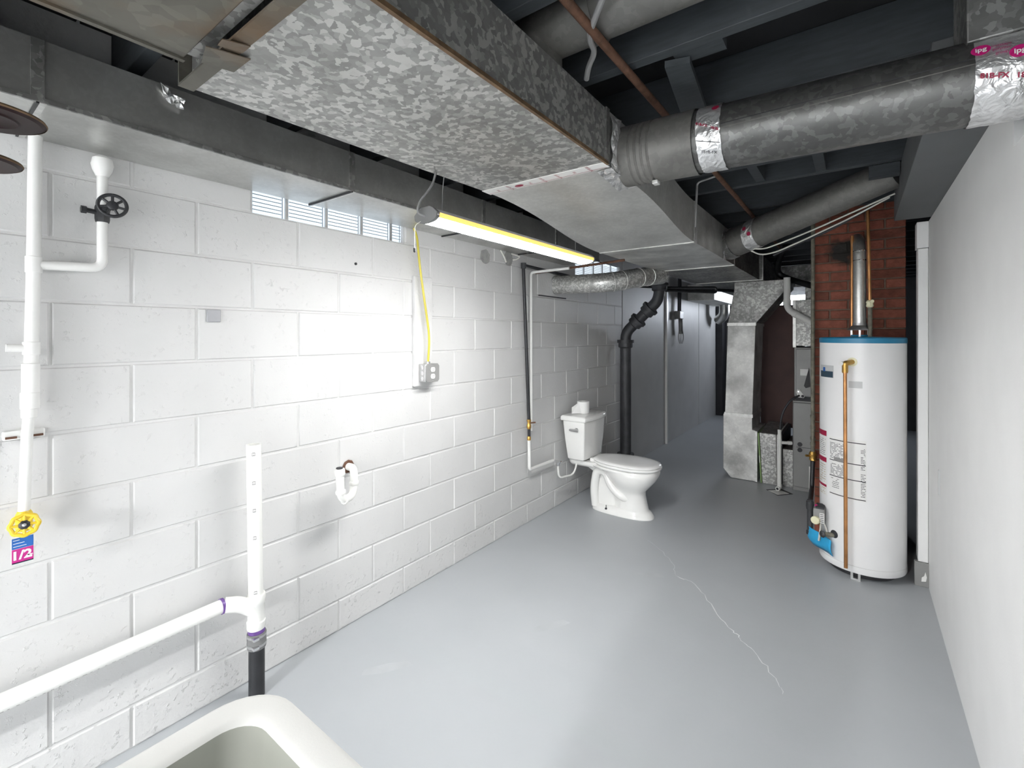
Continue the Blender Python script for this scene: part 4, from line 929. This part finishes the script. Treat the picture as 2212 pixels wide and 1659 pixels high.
# ================================================================ WATER HEATER
HX, HY, HR = 2.075, 3.640, .219
wh = thing('water_heater', 'tall white cylindrical water heater with a blue top', 'water heater', (HX, HY, 0))
MB().lathe([(HR, .085), (HR, 1.412)], (HX, HY, 0), (0, 0, 1), 64, (False, False)).build('tank_shell', 'tank', wh)
MB().lathe([(HR - .02, .042), (HR - .001, .044), (HR + .0015, .050), (HR + .0015, .083), (HR - .002, .085)], (HX, HY, 0), (0, 0, 1), 64).build('base_ring', 'tank', wh)
MB().lathe([(HR + .002, 1.412), (HR + .002, 1.440), (HR - .004, 1.446), (.04, 1.452)], (HX, HY, 0), (0, 0, 1), 64, (False, True)).build('top_cap', 'blue', wh)
MB().lathe([(HR - .05, .003), (HR - .05, .043)], (HX, HY, 0), (0, 0, 1), 32).build('base_shade', 'ink', wh)  # black drum standing in for the shadow under the tank
def tk(ang, z, r=HR): a = math.radians(ang); return (HX + r * math.sin(a), HY - r * math.cos(a), z)   # 0 = facing the camera side (-y), positive to the right
for ang in (-8, 112, 232):
    a = math.radians(ang); t_ = Vector((math.cos(a), math.sin(a), 0)); n_ = Vector((math.sin(a), -math.cos(a), 0)); c = Vector(tk(ang, 0, HR - .006))
    lg = MB()
    for u0, u1, z0, z1 in ((-.024, -.012, 0, .046), (.012, .024, 0, .046), (-.012, .012, 0, .010)):
        lg.hexa([c + t_ * u + n_ * q + Vector((0, 0, z)) for z in (z0, z1) for u, q in ((u0, 0), (u1, 0), (u1, -.012), (u0, -.012))])
    lg.build('leg', 'steel', wh)
def curved(name, a0, a1, z0, z1, mat, parent, off=.0008, n=12):
    v = []
    for k in range(n + 1):
        a = a0 + (a1 - a0) * k / n; v += [tk(a, z0, HR + off), tk(a, z1, HR + off)]
    return MB().add(v, [(2 * k, 2 * k + 2, 2 * k + 3, 2 * k + 1) for k in range(n)]).build(name, mat, parent)
def tmap(ang0, z0, off=.0022, shear=0.0): return lambda u, v: tk(ang0 + math.degrees(u / HR), z0 + v, HR + off)
lgo = curved('name_plate', -71, -39, 1.195, 1.272, 'greylab', wh)
curved('plate_band', -71, -40, 1.197, 1.235, 'darklab', lgo, .0012)
curved('plate_mark', -62, -56, 1.232, 1.258, 'bluelab', lgo, .0013)
sl_ = curved('silver_sticker', -16.5, 1, 1.145, 1.185, 'greylab', wh)
lb1 = curved('rating_label', -47, 6, .475, .835, 'label', wh, .0006, 16)
random.seed(11)
def scribble(parent, a0, a1, z0, z1, rows, mat='ink', dens=.75, h=.0032):
    m_ = MB()
    for r in range(rows):
        z = z1 - (r + .5) * (z1 - z0) / rows; a = a0
        while a < a1 - .6:
            w = random.uniform(.8, 3.0)
            if random.random() < dens:
                b = min(a + w, a1); m_.add([tk(a, z - h / 2, HR + .0016), tk(b, z - h / 2, HR + .0016), tk(b, z + h / 2, HR + .0016), tk(a, z + h / 2, HR + .0016)], [(0, 1, 2, 3)])
            a += w + .35
    return m_.build('printed_lines', mat, parent, smooth=False)
for a0, a1, z0, z1, nr in ((-45, -20, .70, .80, 12), (-44, -20, .60, .672, 9), (-43, -30, .52, .585, 6), (-1, 4.5, .66, .79, 16), (-1, 5, .50, .64, 15)):
    scribble(lb1, a0, a1, z0, z1, nr)
for z in (.815, .688, .592, .482): curved('printed_rule', -46, 5, z, z + .005, 'ink', lb1, .0017)
curved('printed_barcode', -38, -24, .690, .710, 'furnace', lb1, .0017)
lb2 = curved('warning_label', -82, -52, .45, .86, 'label', wh, .0006, 10)
curved('red_band', -82, -53, .825, .858, 'redink', lb2, .0012)
curved('red_band', -82, -53, .66, .69, 'redink', lb2, .0012)
curved('red_band', -82, -53, .505, .52, 'redink', lb2, .0012)
scribble(lb2, -75, -55, .70, .81, 9, 'ink'); scribble(lb2, -75, -55, .53, .65, 8, 'brass'); scribble(lb2, -75, -55, .455, .50, 4, 'brass')
# relief valve and its copper pipe down the front
MB().lathe([(.026, 0), (.026, .003)], tk(-12, 1.30), tk(-12, 0, 1.0) and Vector(tk(-12, 0)) - Vector((HX, HY, 0)), 20).build('valve_rose', 'cream', wh)
rv = MB().tube(fillet([tk(-12, 1.30, HR - .005), tk(-15, 1.295, HR + .045), tk(-17, 1.292, HR + .052), tk(-17, 1.24, HR + .052)], .015, 4), .0155, 14).build('relief_valve', 'brass', wh)
MB().lathe([(.011, 0), (.013, .004), (.013, .012)], tk(-20, 1.292, HR + .055), (-.5, -.8, 0), 12).build('test_cap', 'label', rv)
MB().lathe([(.014, 0), (.014, .03)], tk(-17, 1.235, HR + .052), (0, 0, 1), 12).build('adapter', 'copper', rv)
dp2 = MB().tube([tk(-17, 1.24, HR + .052), tk(-16.5, .075, HR + .046)], .0098, 14).build('relief_pipe', 'copper', wh)
MB().lathe([(.011, 0), (.011, .008)], tk(-16.5, .070, HR + .046), (0, 0, 1), 12).build('pipe_tip', 'label', dp2)
# gas control, drain cock
gv = MB().box(1.832, 1.892, 3.455, 3.56, .285, .375).build('gas_control', 'furnace', wh, bevel=.006)
MB().lathe([(.024, 0), (.024, .018), (.019, .022)], (1.848, 3.455, .305), (-.35, -1, 0), 20).build('control_knob', 'cream', gv)
MB().box(1.866, 1.8905, 3.452, 3.4555, .290, .352).build('control_label', 'label', gv)
scr = MB()
for k in range(5): scr.box(1.869, 1.887, 3.4512, 3.4522, .298 + k * .011, .302 + k * .011)
scr.build('control_print', 'ink', gv)
MB().box(1.845, 1.89, 3.46, 3.55, .375, .385).build('control_cap', 'ink', gv)
MB().lathe([(.008, 0), (.008, .012)], (1.846, 3.49, .378), (0, 0, 1), 10).build('reset_button', 'pink', gv)
for k, (x, y) in enumerate(((1.872, 3.475), (1.862, 3.49), (1.884, 3.48))):
    MB().tube(fillet([(x, y, .29), (x - .004 + .012 * k, y + .005, .24), (x - .012 + .014 * k, y, .17)], .03, 4), .005, 8).build('burner_tube', 'cable' if k != 1 else 'brass', wh)
dk = MB().tube([tk(-40, .225, HR - .005), tk(-47, .222, HR + .05)], .014, 12).build('drain_cock', 'oldiron', wh)
MB().lathe([(.019, -.004), (.021, .004), (.016, .010)], tk(-47, .222, HR + .045), Vector((-.7, -.7, 0)), 12).build('cock_handle', 'iron', dk)
MB().lathe([(.024, 0), (.020, .002)], tk(-38, .235, HR), Vector(tk(-38, 0)) - Vector((HX, HY, 0)), 16).build('cock_recess', 'ink', wh)
bgm = MB(); nu = 12; rows = []
for z, o_ in ((.102, .012), (.13, .030), (.16, .034), (.195, .028), (.212, .030)):
    row = []
    for k in range(nu + 1):
        t = k / nu; a = -82 + t * 46; rr3 = HR + o_ + .035 * (1 - t) + .010 * math.sin(t * 7)
        row.append(tk(a, z + .018 * (1 - t) - (.010 if z > .2 else 0) * t, rr3))
    rows.append(row)
bgm.loft(rows, False, False, False)
bg = bgm.build('plastic_cover', 'bag', None, solid=.003); tag(bg, 'sky blue plastic cover at the lower left of the water heater', 'cover')
# pipes and flue above the heater
fl_ = thing('flue_pipe', 'shiny galvanised flue pipe rising from the water heater into the chimney', 'pipe', (2.067, 3.66, 1.45))
MB().tube(fillet([(2.067, 3.66, 1.525), (2.066, 3.665, 2.03), (2.055, 3.80, 2.10), (2.05, 4.08, 2.12)], .07, 7), .0335, 28).build('pipe_run', 'pipe_bright', fl_)
MB().lathe([(.035, 0), (.035, .006)], (2.0665, 3.663, 1.93), (0, 0, 1), 28).build('joint_bead', 'chrome', fl_)
MB().lathe([(.035, 0), (.035, .006)], (2.0665, 3.663, 1.99), (0, 0, 1), 28).build('joint_bead', 'chrome', fl_)
MB().lathe([(.066, 0), (.064, .006), (.038, .030), (.036, .045)], (2.067, 3.66, 1.492), (0, 0, 1), 28).build('draft_hood', 'steel', fl_)
for k in range(3):
    a = .5 + k * 2.1; MB().box(2.067 + .05 * math.cos(a) - .005, 2.067 + .05 * math.cos(a) + .005, 3.66 + .05 * math.sin(a) - .002, 3.66 + .05 * math.sin(a) + .002, 1.448, 1.497).build('hood_leg', 'steel', fl_)
MB().lathe([(.05, 0), (.045, .014)], (2.067, 3.66, 1.448), (0, 0, 1), 24).build('flue_collar', 'blue', fl_)
cp1 = MB().tube([(2.027, 3.70, 1.448), (2.028, 3.70, 2.10)], .0095, 14).build('copper_pipe', 'copper'); tag(cp1, 'thin copper water pipe rising left of the flue pipe', 'pipe')
cp2 = thing('cold_water_pipe', 'copper water pipe with a pale shutoff valve right of the flue pipe', 'pipe', (2.115, 3.62, 1.448))
MB().tube([(2.118, 3.62, 1.448), (2.117, 3.62, 1.66)], .0115, 14).build('lower_nipple', 'oldiron', cp2)
MB().tube([(2.117, 3.62, 1.66), (2.106, 3.62, 2.26)], .0095, 14).build('upper_run', 'copper', cp2)
MB().lathe([(.013, 0), (.020, .008), (.017, .022), (.021, .034), (.013, .045)], (2.117, 3.62, 1.632), (0, 0, 1), 8).build('valve_body', 'cream', cp2)
MB().tube([(2.117, 3.62, 1.665), (2.128, 3.58, 1.668)], .010, 8).build('valve_handle', 'cream', cp2)
# cables slung under the joists toward the beam
cs_ = ((0.0, 'white cable sagging from the slanting round duct up to the beam', [(1.49, 3.48, 2.045), (1.56, 3.45, 2.03), (1.68, 3.42, 2.06), (1.85, 3.4, 2.115), (2.0, 3.35, 2.165), (2.22, 3.3, 2.24)], 'cable'),
       (0.0, 'lower white cable in the bundle above the brick chimney', [(1.47, 3.52, 2.04), (1.53, 3.5, 2.00), (1.62, 3.48, 2.005), (1.80, 3.45, 2.07), (2.02, 3.4, 2.155), (2.2, 3.35, 2.235)], 'cable'),
       (0.0, 'dark cable twisted along the white cables above the chimney', [(1.60, 3.56, 2.00), (1.74, 3.52, 2.055), (1.9, 3.46, 2.10), (2.05, 3.42, 2.17), (2.2, 3.38, 2.25)], 'ink'))
for _, lb, pts, mt in cs_:
    tag(MB().tube(fillet(pts, .06, 4), .0048 if mt == 'cable' else .008, 8).build('cable', mt), lb, 'cable', 'cables above the chimney')
rp = MB().tube([(1.477, -1.6, 2.288), (1.470, 5.0, 2.288)], .0125, 14).build('rusty_pipe', 'rust'); tag(rp, 'thin rusty iron pipe running lengthwise under the joists', 'pipe')
hc = MB().tube(fillet([(1.60, 1.02, 2.33), (1.538, 1.06, 2.295), (1.455, 1.15, 2.285), (1.44, 1.225, 2.285), (1.40, 1.26, 2.275), (1.372, 1.30, 2.262)], .05, 5), .0085, 10).build('armored_cable', 'greycable'); tag(hc, 'shiny grey cable hanging loose beside the rusty pipe', 'cable')
hr = thing('hanger_rod', 'thin metal hanger strap bent beside the trunk duct under the big round duct', 'strap', (1.37, 2.6, 2.05))
MB().tube(fillet([(1.48, 2.56, 2.29), (1.36, 2.60, 2.285), (1.345, 2.62, 2.05)], .02, 4), .006, 8).build('strap', 'steel', hr)
# two maroon discs at the upper left
for dx_, dy_, z, kr, lb in ((.462, .122, 1.952, 1.0, 'dark maroon round disc at the upper left edge, the upper of two'), (.440, .095, 1.850, .90, 'dark maroon round disc at the upper left edge, the lower of two')):
    t = thing('hanging_disc', lb, 'disc', (dx_, dy_, z), 'maroon discs at the upper left')
    MB().lathe([(.001, .002), (.050 * kr, .003), (.056 * kr, .0), (.060 * kr, .003), (.095 * kr, .002), (.104 * kr, .008), (.100 * kr, .014), (.03, .022)], (dx_, dy_, z), (0, 0, 1), 48).build('disc', 'maroon', t)
    MB().lathe([(.1035 * kr, .0055), (.1055 * kr, .009), (.1035 * kr, .0125)], (dx_, dy_, z), (0, 0, 1), 48, (False, False)).build('disc_rim', 'rustlip', t)
    MB().tube([(dx_, dy_, z + .015), (dx_, dy_, 2.32)] if kr == 1 else [(dx_ - .045, dy_ - .070, z + .011), (dx_ - .045, dy_ - .070, 2.32)], .005, 8).build('hanger_rod', 'black', t)

# ================================================================ LAUNDRY TUB
lt = thing('laundry_tub', 'white plastic laundry tub with a rounded rim in the near corner', 'tub', (1.455, .14, 0))
TX, TY, HXT, HYT, ZR = 1.455, .137, .265, .272, .84
def tr2(i, r, z): return rrect(TX, TY, HXT - i, HYT - i, r, z, 8)
MB().loft([tr2(.018, .075, ZR - .055), tr2(.002, .088, ZR - .05), tr2(0, .09, ZR - .012), tr2(.004, .088, ZR - .003), tr2(.012, .084, ZR), tr2(.042, .062, ZR), tr2(.050, .056, ZR - .003), tr2(.054, .053, ZR - .010)], False, False).build('rim', 'tub', lt, angle=70)
MB().loft([tr2(.054, .053, ZR - .010), tr2(.062, .05, ZR - .06), tr2(.085, .05, ZR - .30), tr2(.10, .05, ZR - .335), tr2(.16, .04, ZR - .345)], False, True).build('basin', 'tub_shade', lt, angle=70)  # same plastic as the rim, coloured darker for the shade inside
MB().loft([tr2(.018, .075, ZR - .055), tr2(.05, .07, ZR - .20), tr2(.075, .06, ZR - .36)], False, True).build('outer_shell', 'tub', lt, angle=70)
for sx_ in (-1, 1):
    for sy_ in (-1, 1):
        MB().hexa([(TX + sx_ * q + a, TY + sy_ * q2 + b, z) for z, q, q2 in ((0, .185, .19), (.50, .165, .17)) for a, b in ((-.016, -.016), (.016, -.016), (.016, .016), (-.016, .016))]).build('leg', 'tub', lt)
